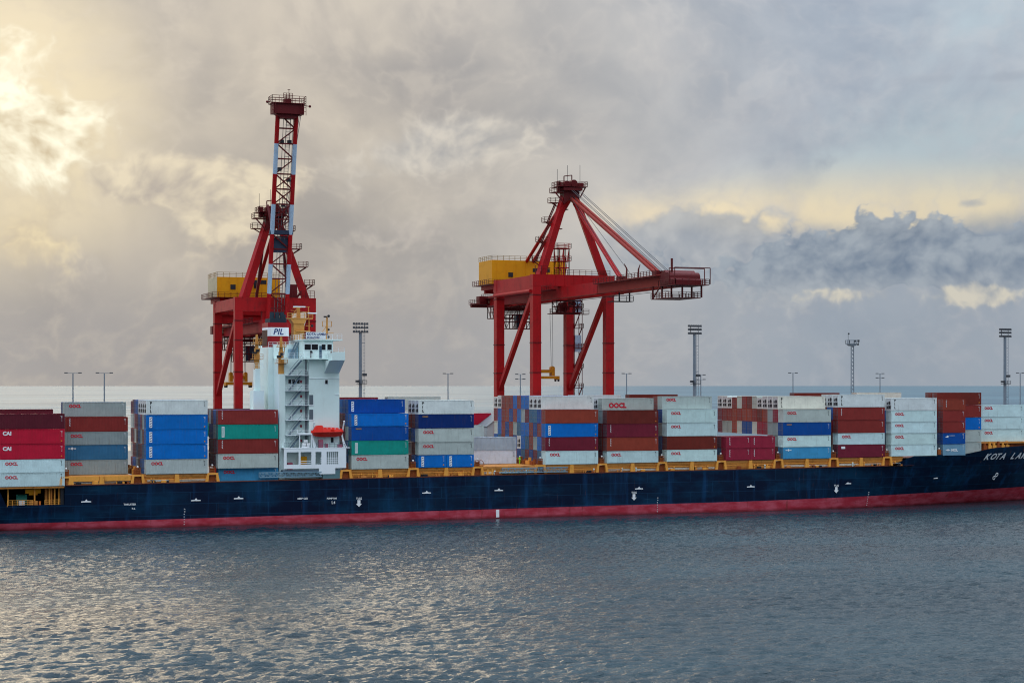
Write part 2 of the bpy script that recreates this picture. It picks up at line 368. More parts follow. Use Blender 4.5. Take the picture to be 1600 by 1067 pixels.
TXT = {}
def text_mesh(txt, size, material, shear=0.0, bold=0.0):
    """flat lettering in the x,z plane reading from -y, lower left corner at the origin"""
    key = (txt, size, material.name, shear)
    if key in TXT: return TXT[key]
    cu = bpy.data.curves.new('lettering', 'FONT'); cu.body = txt; cu.size = size; cu.offset = bold; cu.extrude = .004; cu.shear = shear; cu.resolution_u = 2
    o = bpy.data.objects.new('tmp_text', cu); COL.objects.link(o)
    me = bpy.data.meshes.new_from_object(o.evaluated_get(bpy.context.evaluated_depsgraph_get()))
    bpy.data.objects.remove(o); bpy.data.curves.remove(cu)
    me.transform(Matrix.Rotation(math.radians(90), 4, 'X')); me.name = 'lettering'
    me.materials.clear(); me.materials.append(material); TXT[key] = me; return me
def put(name, me, parent, loc, rot=(0, 0, 0), scale=(1, 1, 1)):
    o = bpy.data.objects.new(name, me); COL.objects.link(o)
    if parent is not None:
        o.parent = parent; ORG[o.name] = ORG.get(parent.name, (0, 0, 0))
    o.location = loc; o.rotation_euler = rot; o.scale = scale; return o

# ================================================================== the setting
def make_sea():
    rng = np.random.default_rng(3)
    def axis(lo, hi, step, far):
        c = np.arange(lo, hi + step, step); left = []; x = lo; d = step
        while x > -far: d *= 1.35; x -= d; left.append(x)
        right = []; x = c[-1]; d = step
        while x < far: d *= 1.35; x += d; right.append(x)
        return np.array(left[::-1] + list(c) + right)
    xs = axis(-140, 155, .48, 60000); ys = axis(-245, 4, .28, 60000)
    X, Y = np.meshgrid(xs, ys, indexing='ij'); Zz = np.zeros_like(X)
    fade = np.clip((X + 140) / 25, 0, 1) * np.clip((155 - X) / 25, 0, 1) * np.clip((Y + 245) / 15, 0, 1) * np.clip((4 - Y) / 6, 0, 1)
    wind = math.radians(78)
    i0 = np.where((xs > -140) & (xs < 155))[0]; j0 = np.where((ys > -245) & (ys < 4))[0]
    sl_ = np.ix_(i0, j0); x_ = X[sl_]; y_ = Y[sl_]; z_ = np.zeros_like(x_)
    for k in range(110):
        lam = .85 * 4.2 ** (rng.random() ** 1.1)
        a = wind + rng.normal(0, .36); kk = 2 * math.pi / lam
        amp = .0100 * lam ** .85 * (.5 + rng.random())
        ph = rng.random() * 6.283
        arg = kk * (x_ * math.cos(a) + y_ * math.sin(a)) + ph
        s_ = np.sin(arg); z_ += amp * (s_ + .22 * (s_ * s_ - .5))
    # gust patches
    gust = .65 + .35 * np.sin(x_ * .021 + 1.3 * np.sin(y_ * .03)) * np.sin(y_ * .037 + .8 * np.sin(x_ * .024 + 1))
    gust *= .3 + .7 * np.clip((-y_ - 2) / 45, 0, 1)            # calmer in the lee of the hull
    Zz[sl_] = z_ * gust * fade[sl_]
    nx, ny = X.shape
    co = np.stack([X, Y, Zz], -1).reshape(-1, 3).astype(np.float32)
    idx = np.arange(nx * ny).reshape(nx, ny)
    q = np.stack([idx[:-1, :-1], idx[1:, :-1], idx[1:, 1:], idx[:-1, 1:]], -1).reshape(-1, 4).astype(np.int32)
    me = bpy.data.meshes.new('sea'); me.vertices.add(len(co)); me.vertices.foreach_set('co', co.ravel())
    me.loops.add(q.size); me.loops.foreach_set('vertex_index', q.ravel())
    me.polygons.add(len(q)); me.polygons.foreach_set('loop_start', np.arange(0, q.size, 4, dtype=np.int32))
    me.polygons.foreach_set('use_smooth', np.ones(len(q), dtype=bool))
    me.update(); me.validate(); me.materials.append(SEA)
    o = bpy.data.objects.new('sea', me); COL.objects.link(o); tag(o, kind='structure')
make_sea()
QZ = 3.5
qy = MB().box(-900, 900, 33.6, 330, -6, QZ).box(-900, 900, 33.3, 34.4, QZ, QZ + .35)
tag(qy.build('quay', CONC), kind='structure')

# ================================================================== the ship
BEAM = 32.2
def lerp_tab(tab, s):
    if s <= tab[0][0]: return tab[0][1]
    for (a, va), (b, vb) in zip(tab, tab[1:]):
        if s <= b: return va + (vb - va) * (s - a) / (b - a) if b > a else vb
    return tab[-1][1]
deck_z = lambda s: 9.1 + .0052 * s
base_z = lambda s: 11.05 + .0072 * s            # where the lowest containers stand
boot_tab = [(-130, 1.35), (-95, 1.45), (-61, 1.68), (9, 2.04), (55, 2.26), (84, 2.6), (110, 3.0), (130, 3.3), (152, 3.6)]
boot_z = lambda s: lerp_tab(boot_tab, s)
wl_in = lambda s: lerp_tab([(-128, 9), (-112, 5), (-98, 2.2), (-85, .6), (-72, 0), (62, 0), (74, .8), (85, 2.4), (98, 5.2), (112, 8.6), (126, 12), (138, 14.4), (146, 15.5), (152, 16.05)], s)
dk_in = lambda s: lerp_tab([(-128, 1.0), (-118, 0), (100, 0), (112, .6), (122, 2.0), (132, 4.6), (142, 8.8), (150, 13), (156, 16.05)], s)
def rim_z(s):                                    # upper edge of the shell plating
    if s < -105.2: return 8.45
    if s < -103.6: return 8.45 - (s + 105.2) / 1.6 * 3.5
    if s < -92.7: return 4.95
    if s < 93.5: return deck_z(s)
    return lerp_tab([(93.5, deck_z(93.5)), (95, 10.3), (99.5, 11.85), (114, 12.0), (117, 12.5), (122.3, 13.35), (156, 14.2)], s)
def side_in(s, z):                               # distance of the shell inboard of the ship's side at a height
    a, b = wl_in(s), dk_in(s); k = max(0.0, min(1.0, (z + 1.0) / 13.5)); e = k ** .75 if s > 0 else k ** .55
    return a + (b - a) * e
stations = [-128, -124, -120, -116, -112, -108, -105.21, -105.19, -104.4, -103.6, -103.59, -100, -96, -92.71, -92.69] + list(np.arange(-90, 93.5, 6)) + [93.5, 94.5, 96, 98, 99.5] + list(np.arange(101, 156, 2.5)) + [156]
ship = thing('container_ship', (0, 0, 0), 'long navy blue container ship with red waterline band moored along the quay', 'ship')
def loft(zf0, zf1, nz, name, material):
    b = MB()
    for side in (0, 1):
        rows = []
        for s in stations:
            z0_, z1_ = zf0(s), zf1(s); r = []
            for i in range(nz + 1):
                z = z0_ + (z1_ - z0_) * i / nz; t = min(side_in(s, z), BEAM / 2 - .02)
                r.append((s, t if side == 0 else BEAM - t, z))
            rows.append(r)
        for r0, r1 in zip(rows, rows[1:]):
            for i in range(nz):
                b.add([r0[i], r1[i], r1[i + 1], r0[i + 1]], [(0, 1, 2, 3)])
    s = stations[0]; z0_, z1_ = zf0(s), zf1(s)       # transom
    pl = [(s, side_in(s, z0_ + (z1_ - z0_) * i / nz), z0_ + (z1_ - z0_) * i / nz) for i in range(nz + 1)]
    b.add(pl + [(x, BEAM - t, z) for x, t, z in pl[::-1]], [tuple(range(2 * nz + 2))])
    me = b.mesh(name, material)
    bm = bmesh.new(); bm.from_mesh(me); bmesh.ops.remove_doubles(bm, verts=bm.verts, dist=.002); bmesh.ops.recalc_face_normals(bm, faces=bm.faces); bm.to_mesh(me); bm.free()
    for p in me.polygons: p.use_smooth = abs(p.normal.z) < .5
    return put(name, me, ship, (0, 0, 0))
hull = loft(boot_z, rim_z, 8, 'hull', HULL)
boot = loft(lambda s: -3.0, boot_z, 4, 'boot_top', BOOT)
hull['label'] = 'weathered navy blue hull plating'; boot['label'] = 'faded red band along the waterline'
# rubbing rim along the deck edge
b = MB()
for s in np.arange(-92.4, 92, 6.15):
    b.beam((s, .06, deck_z(s) + .06), (s + 6.15, .06, deck_z(s + 6.15) + .06), .22, .16)
b.build('deck_edge', DECK, ship)
b = MB()
ss = [-92.69] + list(np.arange(-88, 96, 8)) + [99.4]
for s0, s1 in zip(ss, ss[1:]):
    b.add([(s0, .12, deck_z(s0) - .02), (s1, .12, deck_z(s1) - .02), (s1, BEAM - .12, deck_z(s1) - .02), (s0, BEAM - .12, deck_z(s0) - .02)], [(0, 1, 2, 3)])
ss = list(np.arange(99.5, 152, 3))
for s0, s1 in zip(ss, ss[1:]):
    z = 11.1 if s0 < 117 else 12.4; a0 = side_in(s0, z) + .2; a1 = side_in(s1, z) + .2
    b.add([(s0, a0, z), (s1, a1, z), (s1, BEAM - a1, z), (s0, BEAM - a0, z)], [(0, 1, 2, 3)])
b.build('deck', DECK, ship)
# stern mooring deck: floor, roof slab, dark backing, stanchions and winches seen through the side opening
b = MB(); b.box(-127, -92.8, 2.2, 30, 3.6, 3.8); b.build('mooring_deck', DECK, ship)
b = MB(); b.box(-127, -92.75, .35, BEAM - .35, 8.2, 8.55); b.build('poop_deck', BUFFD, ship)
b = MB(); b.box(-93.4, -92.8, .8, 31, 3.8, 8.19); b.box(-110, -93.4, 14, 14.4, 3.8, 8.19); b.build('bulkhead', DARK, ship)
for x in (-103.2, -98.2, -95.4, -94.4, -93.6):
    MB().box(x - .13, x + .13, 2.0, 2.3, 3.8, 8.19).build('stanchion', BUFF, ship)
b = MB().rail([(-103.4, 1.2, 4.7), (-98.6, 1.2, 4.7)], 1.2, 1.0, .04); b.rail([(-96.4, .9, 4.7), (-92.9, .9, 4.7)], 1.2, 1.0, .04); b.build('railing', BUFF, ship)
w = MB(); w.box(-101.8, -99.4, 2.6, 4.4, 3.8, 4.3).box(-101.6, -101.3, 2.7, 4.3, 4.3, 6.9).box(-99.9, -99.6, 2.7, 4.3, 4.3, 6.9).tube((-101.6, 3.5, 5.8), (-99.6, 3.5, 5.8), 1.15, n=14)
w.build('mooring_winch', mat('winch_teal', C(30, 104, 92), .5), ship)
MB().box(-99.9, -97.0, 2.3, 3.3, 7.15, 7.95).box(-99.2, -97.6, 2.5, 3.1, 6.8, 7.15).build('yellow_locker', YEL, ship)
MB().box(-101.2, -100.1, 1.7, 1.9, 4.7, 5.75).build('white_notice_board', WMARK, ship)
MB().tube((-98.9, 2.0, 3.8), (-98.9, 2.0, 5.7), .45).tube((-98.0, 2.0, 3.8), (-98.0, 2.0, 5.7), .45).box(-99.5, -97.5, 1.5, 2.5, 3.8, 3.95).build('mooring_bollard', BUFFD, ship)
MB().box(-97.4, -97.05, 1.7, 2.0, 4.3, 5.6).build('fire_box', mat('fire_box_orange', C(220, 120, 50)), ship)
MB().tube((-95.9, 3, 3.8), (-95.9, 3, 7.9), .3).tube((-95.0, 2.4, 3.8), (-95.0, 2.4, 8.1), .2).build('vent_pipe', BUFFD, ship)

# ---- hatch covers, coamings, stools along the near side
PITCH = 14.3
BAY = {'b1': -104.9, 'b2': -92.0, 'b3': -77.0, 'b4': -62.7, 'b5': -35.1, 'b6': -20.7, 'bh': -6.6, 'b7': 7.7, 'b8': 22.0, 'b9': 36.3, 'b10': 50.8, 'b11': 65.1, 'b12': 79.2, 'b13': 93.2, 'b14': 107.3, 'b15': 121.0}
L40, L20, CW = 12.19, 6.06, 2.438
def stool_portal(s, zd, zt):
    b = MB()
    for a in (-1, 1):
        b.prism([(s + a * 1.15 - .3, zd), (s + a * 1.15 + .3, zd), (s + a * .92 + .22, zt), (s + a * .92 - .22, zt)], .14, .95)
    b.box(s - 1.14, s + 1.14, .16, .93, zt - .02, zt + .32)
    b.build('lashing_stool', BUFF, ship)
    c = MB()
    for q in (-.5, .5):
        c.box(s + q - .05, s + q + .05, .3, .4, zt + .32, zt + 1.65).box(s + q - .05, s + q + .05, 1.0, 1.1, zt + .32, zt + 1.65)
    for k in range(4): c.box(s - .5, s + .5, .31, .39, zt + .4 + k * .38, zt + .5 + k * .38)
    c.box(s - .42, s + .42, .45, .95, zt + .35, zt + 1.3)
    p = c.build('lashing_platform', ORNG, ship)
    MB().ball((s, .5, zt + 1.85), .2).build('deck_lamp', LAMPW, p)
    MB().box(s - .72, s + .72, .75, .95, zd + .05, zt - .1).build('stool_backing', ORNG, ship)
def mid_stool(s, zd, zt):
    MB().prism([(s - .52, zd), (s + .52, zd), (s + .36, zt), (s - .36, zt)], .12, .66).build('support_pillar', BUFF, ship)
for key in ('b2', 'b3', 'b4', 'b5', 'b6', 'bh', 'b7', 'b8', 'b9', 'b10', 'b11', 'b12', 'b13'):
    s0 = BAY[key]; s1 = s0 + L40; zb = base_z((s0 + s1) / 2); zd = deck_z((s0 + s1) / 2) + .1
    if key == 'b13': s1 = s0 + 3.0
    low = key == 'b4'
    if not low:
        y0 = .45
        MB().box(s0 - .3, s1 + .3, y0, BEAM - .25, zb - .5, zb - .06).build('hatch_cover', BUFFD, ship)
        w = MB().box(s0 - .3, s1 + .3, .72, .92, zd - .2, zb - .5).build('hatch_coaming', BUFFD, ship)
        for zz in (zb - 1.05, zb - .62): MB().box(s0, s1, .56, .72, zz - .08, zz + .08).build('stiffener', BUFF, w)
        # deck clutter under the coaming: pipes, vents, boxes
        rr = random.Random(sum(map(ord, key)))
        for k in range(7):
            x = s0 + rr.uniform(.8, max(1.2, s1 - s0 - .8)); kind = rr.random()
            if kind < .4: MB().tube((x, .42, zd - .05), (x, .42, zd + rr.uniform(.45, .8)), .12).ball((x, .42, zd + .75), .19).build('deck_vent', rr.choice([BUFF, SHIPW, BUFF]), ship)
            elif kind < .75: h = rr.uniform(.35, .6); MB().box(x - .5, x + .5, .3, .6, zd - .05, zd + h).box(x - .4, x + .4, .25, .3, zd + .05, zd + h - .08).build('deck_box', rr.choice([BUFF, ORNG, DARK, BUFFD]), ship)
            else: MB().tube((x - .3, .42, zd - .05), (x - .3, .42, zd + .5), .14).tube((x + .3, .42, zd - .05), (x + .3, .42, zd + .5), .14).box(x - .6, x + .6, .22, .62, zd - .06, zd + .06).build('deck_bollard', rr.choice([DARK, BUFFD]), ship)
        b = MB()
        for zz in (.28, .5): b.tube((s0 + .3, .62, zd + zz), (s1 - .3, .62, zd + zz), .05, n=6)
        b.build('deck_pipe', rr.choice([BUFF, SHIPW]), ship)
        if key == 'b2':
            for x0, x1 in ((s0 + .9, s0 + 5.9), (s0 + 6.9, s1 - .2)):
                MB().box(x0, x1, .2, .9, zb - 1.05, zb - .08).build('deck_girder', BUFF, ship)
            mid_stool(s0 + 6.4, zd, zb - .08); mid_stool(s0 + .5, zd, zb - .08); mid_stool(s0 + 5.3, zd, zb - 1.05)
        elif key not in ('bh', 'b13'):
            mid_stool((s0 + s1) / 2, zd, zb - .08)
for s in [-92.4 + .0, -78.6, -63.8, -36.3, -21.8, -7.6, 6.6, 20.9, 35.2, 49.6, 63.9, 78.1, 92.2]:
    stool_portal(s, deck_z(s) + .1, base_z(s) - .3)
MB().box(105.9, 106.7, .3, .9, 12.0, 13.2).build('lashing_platform', ORNG, ship)
MB().ball((106.3, .5, 13.4), .2).build('deck_lamp', LAMPW, ship)
for k in range(9):
    x = 120.6 + k * 1.5; t = side_in(x, 13.2) + 1.0
    MB().box(x - .22, x + .22, t, t + .5, 12.4, 14.4 + .4 * (k % 2)).box(x - .5, x + .5, t - .1, t, 12.4, 13.9).build('forecastle_stool', BUFF if k % 3 else ORNG, ship)
MB().box(119.6, 140, 4.2, 28, 14.3, 14.65).build('hatch_cover', BUFFD, ship)
MB().box(119.6, 140, 5.2, 27, 12.3, 14.3).build('hatch_coaming', ORNG, ship)
# open bay hatch deck furniture
MB().box(-5.6, -3.9, .6, 1.6, 9.2, 10.2).box(-5.4, -5.1, .5, .6, 9.2, 10.5).box(-4.4, -4.1, .5, .6, 9.2, 10.5).build('hatch_stopper', BUFF, ship)
b = MB()
for k in range(9):
    a0 = math.pi * k / 9; a1 = math.pi * (k + 1) / 9
    b.beam((-6.7 + .75 * math.cos(a0), 1.0, 11.2 + 1.1 * math.sin(a0)), (-6.7 + .75 * math.cos(a1), 1.0, 11.2 + 1.1 * math.sin(a1)), .1)
b.box(-7.3, -6.1, .9, 1.1, 11.0, 11.25).build('ladder_hoop', ORNG, ship)
for k in range(11): 
    x = 5.75; t = 1.6 + k * 2.6
    MB().box(x - .25, x + .25, t, t + .5, 11.1, 12.3 + .3 * (k % 2)).box(x - .35, x + .35, t + .5, t + 2.1, 11.1, 11.9).build('lashing_post', BUFF if k % 3 == 1 else ORNG, ship)
for k in range(11):
    x = -78.6; t = 1.6 + k * 2.6
    MB().box(x - .25, x + .25, t, t + .5, 10.3, 12.0).box(x - .35, x + .35, t + .5, t + 2.1, 10.3, 11.4).build('lashing_post', BUFF if k % 2 else ORNG, ship)
def gangway(s0, s1, t, z, h):
    b = MB()
    for tt in (t, t + .8):
        b.beam((s0, tt, z), (s1, tt, z), .12, .16).beam((s0, tt, z + h), (s1, tt, z + h), .1, .14)
        n = round((s1 - s0) / .75)
        for i in range(n):
            x0 = s0 + (s1 - s0) * i / n; x1 = s0 + (s1 - s0) * (i + 1) / n
            b.beam((x0, tt, z), (x0, tt, z + h), .08); b.beam((x0, tt, z if i % 2 else z + h), (x1, tt, z + h if i % 2 else z), .08)
    b.box(s0, s1, t + .08, t + .72, z - .06, z + .02)
    o = b.build('accommodation_ladder', TRUSS, ship)
    return o
gangway(-2.3, 12.7, -.15, 9.62, .95); gangway(-54.3, -41.5, -.15, 9.55, .95)
MB().box(-41.2, -37.6, .1, .5, 9.0, 10.6).build('ladder_platform', mat('platform_teal_grey', C(92, 124, 130)), ship)

# ---- accommodation block, bridge and funnel
tw = MB()
tw.box(-43.6, -37.2, 2.0, 30.2, 15.0, 33.6)                       # plain forward tower
tw.box(-49.5, -43.6, 3.5, 27.0, 9.0, 33.6)                        # recessed aft part behind the stairs
tw.box(-49.7, -36.9, 2.6, 29.6, 9.0, 15.0)
tower = tw.build('bridge_tower', SHIPW, ship); tower['label'] = 'tall white accommodation tower'
MB().box(-49.75, -48.5, 2.2, 3.5, 9.0, 30.4).build('corner_trunk', SHIPW, ship)
decks_z = [15.0, 18.0, 21.1, 24.1, 27.1, 30.2]
for i, z in enumerate(decks_z):
    x1 = -42.6 if i in (2, 3) else -43.62
    if z > 15.2:
        MB().box(-48.45, x1, 1.9, 3.48, z - .14, z).build('deck_slab', SHIPW2, tower)
        MB().rail([(-48.4, 2.0, z), (x1, 2.0, z)], 1.05, 1.1, .03).build('railing', SHIPW2, tower)
    zz = decks_z[i + 1] if i < 5 else 33.2
    st = MB(); st.beam((-47.6, 2.4, z), (-45.0, 2.4, zz), .1, .2).beam((-47.6, 3.1, z), (-45.0, 3.1, zz), .1, .2)
    for k in range(11):
        f = (k + .5) / 11; st.box(-47.6 + 2.6 * f - .14, -47.6 + 2.6 * f + .14, 2.4, 3.1, z + (zz - z) * f - .02, z + (zz - z) * f + .02)
    st.beam((-47.6, 2.4, z + .95), (-45.0, 2.4, zz + .95), .07)
    st.build('stair', STAIR, tower)
    if z < 30:
        MB().box(-45.1, -44.75, 3.32, 3.49, z + 1.5, z + 2.0).build('fire_box', mat('fire_hose_red', C(150, 30, 60)), tower)
MB().tube((-44.15, 2.4, 15.0), (-44.15, 2.4, 33.4), .13).tube((-43.9, 2.4, 15), (-43.9, 2.4, 31), .07).build('drain_pipe', mat('pipe_slate', C(70, 64, 84)), tower)
for z in (21.15, 24.15): MB().box(-43.55, -42.75, 1.93, 2.02, z, z + 2.0).box(-43.45, -42.85, 1.9, 1.93, z + .9, z + 1.7).build('door', mat('door_grey', C(96, 108, 116)), tower)
for x, z in ((-39.95, 31.1), (-39.95, 28.3)):
    wdw = MB().box(x - .36, x + .36, 1.94, 2.03, z, z + 1.0).build('window', SHIPW2, tower); MB().box(x - .27, x + .27, 1.9, 1.94, z + .1, z + .9).build('pane', GLASS, wdw)
for x in (-47.3, -46.5, -45.5):
    wdw = MB().box(x - .36, x + .36, 3.4, 3.5, 28.4, 29.4).build('window', SHIPW2, tower); MB().box(x - .28, x + .28, 3.36, 3.4, 28.5, 29.3).build('pane', GLASS, wdw)
MB().box(-43.62, -37.18, 1.9, 2.0, 29.5, 29.6).box(-38.2, -37.2, 1.9, 2.0, 26.2, 26.3).build('trim_band', SHIPW2, tower)
# bulwark of the boat deck, real openings
b = MB()
Y0, Y1 = -.02, .22
zb, zt, zm = 10.9, 15.25, 12.0
b.box(-49.3, -36.3, Y0, Y1, zt - .7, zt)                            # top strip
b.box(-49.3, -40.7, Y0, Y1, zb + .3, zm)                            # lower strip aft
b.box(-40.7, -36.3, Y0, Y1, zb + .3, zm)
edges = [(-49.3, -48.75), (-46.25, -45.85), (-43.6, -42.75), (-41.5, -40.4), (-38.0, -36.3)]
for x0, x1 in edges: b.box(x0, x1, Y0, Y1, zm, zt - .7)
b.box(-42.0, -38.6, Y0, Y1, 10.0, zb + .3)
bul = b.build('boat_deck_bulwark', SHIPW2, ship); bul['label'] = 'white side plating with rounded square openings'
for x0, x1, nx in ((-40.4, -38.0, 6), (-41.72, -41.3, 1)):
    for i in range(1, nx): MB().box(x0 + (x1 - x0) * i / nx - .06, x0 + (x1 - x0) * i / nx + .06, .02, .18, zm, zt - .7).build('grille_bar', SHIPW2, bul)
    for k in range(1, 4): MB().box(x0, x1, .03, .17, zm + .42 * k - .05, zm + .42 * k + .05).build('grille_bar', SHIPW2, bul)
for z in (12.3, 12.7): MB().box(-45.85, -43.6, .03, .17, z - .05, z + .05).build('grille_bar', SHIPW2, bul)
MB().box(-49.3, -35.5, -.05, 2.6, 15.252, 15.40).build('boat_deck', SHIPW2, ship)
MB().box(-49.4, -36.5, .25, 3, 10.6, 10.9).build('side_passage_deck', STAIR, ship)
MB().box(-45.5, -44.2, 1.4, 2.4, 12.0, 13.6).build('winch_box', YEL, ship)
MB().box(-48.2, -47.2, 1.2, 2.0, 10.95, 12.4).build('stores_box', mat('box_rose', C(170, 90, 110)), ship)
MB().rail([(-49.2, .1, 15.4), (-46.4, .1, 15.4)], 1.05, .9, .03).build('railing', STAIR, ship)
MB().rail([(-42.5, .1, 15.4), (-36.0, .1, 15.4)], 1.05, .9, .03).build('railing', STAIR, ship)
fr = MB()
for x in (-46.0, -43.5): fr.box(x - .1, x + .1, .2, .4, 15.4, 18.05)
fr.box(-46.1, -43.4, .15, 2.0, 18.05, 18.35); fr.build('shelter_frame', SHIPW2, ship)
lr = MB()
for k in range(2): lr.tube((-45.3 + k * .9, 1.0, 16.0), (-44.6 + k * .9, 1.0, 16.0), .38, n=12)
lr.tube((-45.0, 1.0, 16.65), (-44.2, 1.0, 16.65), .38, n=12); lr.box(-45.4, -43.8, .7, 1.3, 15.42, 15.65)
lr.build('liferaft_canister', WMARK, ship)
dv = MB()
for x in (-42.9, -36.6):
    dv.beam((x, .5, 15.4), (x - .35, .9, 18.0), .28).beam((x - .35, .9, 18.0), (x - .1, .1, 20.6), .24).beam((x + .5, .5, 15.4), (x - .3, .9, 17.6), .18)
dv.ball((-36.7, .1, 20.7), .2); dv.build('boat_davit', SHIPW2, ship)
MB().box(-41.9, -41.0, .5, 1.2, 15.4, 17.0).box(-40.6, -40.0, .4, 1.0, 15.4, 16.2).box(-37.9, -37.0, .4, 1.0, 15.4, 16.0).build('davit_winch', mat('box_rose', C(170, 90, 110)), ship)
MB().box(-39.0, -38.45, 1.93, 2.0, 16.3, 17.4).build('boat_deck_window', GLASS, ship)
# wheelhouse with sloped-under wing
wh = MB(); wh.box(-44.7, -38.5, 2.2, 30.0, 33.62, 37.3).box(-44.9, -36.6, 1.7, 30.5, 37.3, 37.55)
wh.box(-49.6, -44.7, 8, 24, 33.62, 36.5)
wheel = wh.build('wheelhouse', SHIPW, ship)
wg = MB()
wg.box(-39.9, -37.2, -2.5, -2.3, 33.2, 34.9).box(-37.4, -37.2, -2.3, 2.0, 33.2, 34.9).box(-39.9, -39.7, -2.3, 2.0, 33.2, 34.7).box(-49.4, -37.25, 0.6, 2.0, 33.4, 33.6).box(-39.7, -37.4, -2.3, 1.99, 33.2, 33.5)
wg.prism_x([(1.99, 30.6), (1.99, 33.19), (-2.5, 33.19)], -40.4, -37.25)
wing = wg.build('bridge_wing', SHIPW, ship); wing['label'] = 'white bridge wing with a sloped underside'
MB().rail([(-39.8, -2.4, 34.9), (-37.3, -2.4, 34.9)], .9, 1.2, .03, 2).rail([(-49.3, .7, 33.6), (-40, .7, 33.6)], 1.05, 1.2, .03).build('railing', SHIPW2, wing)
for x0, x1 in ((-44.5, -43.2), (-43.0, -41.7), (-40.9, -40.1), (-39.7, -38.8)):
    wdw = MB().box(x0 - .08, x1 + .08, 2.12, 2.22, 35.3, 36.6).build('window', SHIPW2, wheel); MB().box(x0, x1, 2.07, 2.12, 35.4, 36.5).build('pane', GLASS, wdw)
MB().box(-41.4, -40.9, 2.05, 2.21, 33.7, 36.2).build('door', mat('door_slate', C(70, 96, 116)), wheel)
MB().tube((-43.3, 1.6, 33.7), (-43.3, 1.6, 35.2), .14).box(-43.45, -43.0, 1.4, 1.8, 34.6, 35.1).build('wing_console', DARK, wheel)
MB().box(-39.2, -38.4, 1.0, 1.6, 33.65, 35.0).build('lifebuoy_box', mat('buoy_brown', C(120, 70, 60)), wheel)
MB().rail([(-44.8, 1.8, 37.55), (-36.7, 1.8, 37.55)], 1.05, 1.0, .03).rail([(-44.8, 1.8, 37.55), (-44.8, 29, 37.55)], 1.05, 1.4, .03).build('railing', SHIPW2, wheel)
MB().box(-44.3, -40.2, 1.62, 1.72, 37.6, 39.0).build('name_board', SHIPW2, wheel)
put('lettering', text_mesh('KOTA LAMBAI', .68, NAVYT, bold=.012), wheel, (-44.15, 1.60, 38.35))
put('lettering', text_mesh('SINGAPORE', .5, NAVYT, bold=.012), wheel, (-44.15, 1.60, 37.72))
mm = MB(); mm.tube((-39.3, 4, 37.5), (-39.3, 4, 42.2), .26, .16).box(-40.3, -38.3, 3.9, 4.1, 40.2, 40.3).box(-40.3, -40.2, 3.9, 4.1, 40.2, 41.3).box(-38.4, -38.3, 3.9, 4.1, 40.2, 41.3).box(-40.3, -38.3, 3.9, 4.1, 41.25, 41.33)
mm.beam((-41.4, 4, 37.6), (-39.5, 4, 40.2), .1).box(-40.2, -37.9, 3.95, 4.05, 38.9, 39.0); mm.build('signal_mast', MASTY, wheel)
MB().ball((-39.1, 3.8, 38.1), .34).ball((-39.0, 3.8, 39.6), .25).ball((-39.0, 3.8, 42.4), .3).box(-40.0, -39.3, 3.9, 4.1, 42.1, 42.4).build('signal_lamp', DARK, wheel)
# main radar mast
rm = MB(); X, T = -43.4, 12
rm.box(X - 1.25, X + 1.05, T - 1, T + 1, 35.5, 41.0).prism([(X - 1.25, 41.0), (X + 1.05, 41.0), (X + 1.5, 42.0), (X - 2.0, 42.0)], T - 1.2, T + 1.2)
rm.box(X - 2.6, X + 2.8, T - 1.3, T + 1.3, 42.0, 42.2).rail([(X - 2.6, T - 1.3, 42.2), (X + 2.8, T - 1.3, 42.2)], 1.0, .9, .05).box(X - .3, X + .3, T - .3, T + .3, 42.2, 44.6)
rm.box(X - .9, X + 2.2, T - 1.6, T + 1.2, 39.4, 39.55).tube((X + 2.3, T, 35.5), (X + 2.3, T, 42.0), .14).beam((X + 1.6, T, 40.6), (X + 3.2, T, 40.6), .12)
rm.beam((X - 1.6, T, 43.8), (X + 3.6, T, 43.3), .1).beam((X - 1.2, T, 44.3), (X + 2.4, T, 44.6), .1).beam((X + 2.2, T, 42.2), (X + 2.2, T, 44.6), .14).beam((X - 1.5, T, 42.2), (X - .2, T, 44.4), .12)
radar = rm.build('radar_mast', MASTY, ship)
MB().box(X + 1.7, X + 3.7, T - 1.4, T - 1.1, 43.1, 43.35).box(X - 1.4, X + 1.2, T - 1.4, T - 1.1, 44.4, 44.65).build('radar_scanner', SHIPW2, radar)
MB().ball((X + 2.9, T - .3, 40.6), .3).ball((X + 2.4, T - .3, 38.0), .25).build('signal_lamp', DARK, radar)
# yellow crane posts aft of the tower
def post(x, t, z0, z1, label):
    b = MB(); b.tube((x, t, z0), (x, t, z0 + (z1 - z0) * .6), .62, .55, 12).tube((x, t, z0 + (z1 - z0) * .6), (x, t, z1), .4, .22, 10)
    zz = z0 + (z1 - z0) * .28; b.box(x - 1.1, x + 1.1, t - 1, t + 1, zz, zz + .12).rail([(x - 1.1, t - 1, zz + .12), (x + 1.1, t - 1, zz + .12)], 1, .7, .04)
    zz = z0 + (z1 - z0) * .72; b.box(x - .9, x + .9, t - .8, t + .8, zz, zz + .1).rail([(x - .9, t - .8, zz + .1), (x + .9, t - .8, zz + .1)], 1, .6, .04)
    b.beam((x + .3, t, z0 + 1.5), (x + .8, t, z1 - 1.6), .14)
    o = b.build('provision_crane_post', MASTY, ship); o['label'] = label
    MB().box(x - 1.0, x - .2, t - .9, t - .4, z0 + (z1 - z0) * .42, z0 + (z1 - z0) * .5).box(x - .3, x + .4, t - .8, t - .5, z0 + (z1 - z0) * .5, z0 + (z1 - z0) * .57).build('crane_motor', DARK, o)
post(-49.1, 3.4, 30.4, 38.0, 'yellow post rising over the open stairs'); post(-52.9, 9, 31.4, 38.6, 'yellow post aft of the funnel')
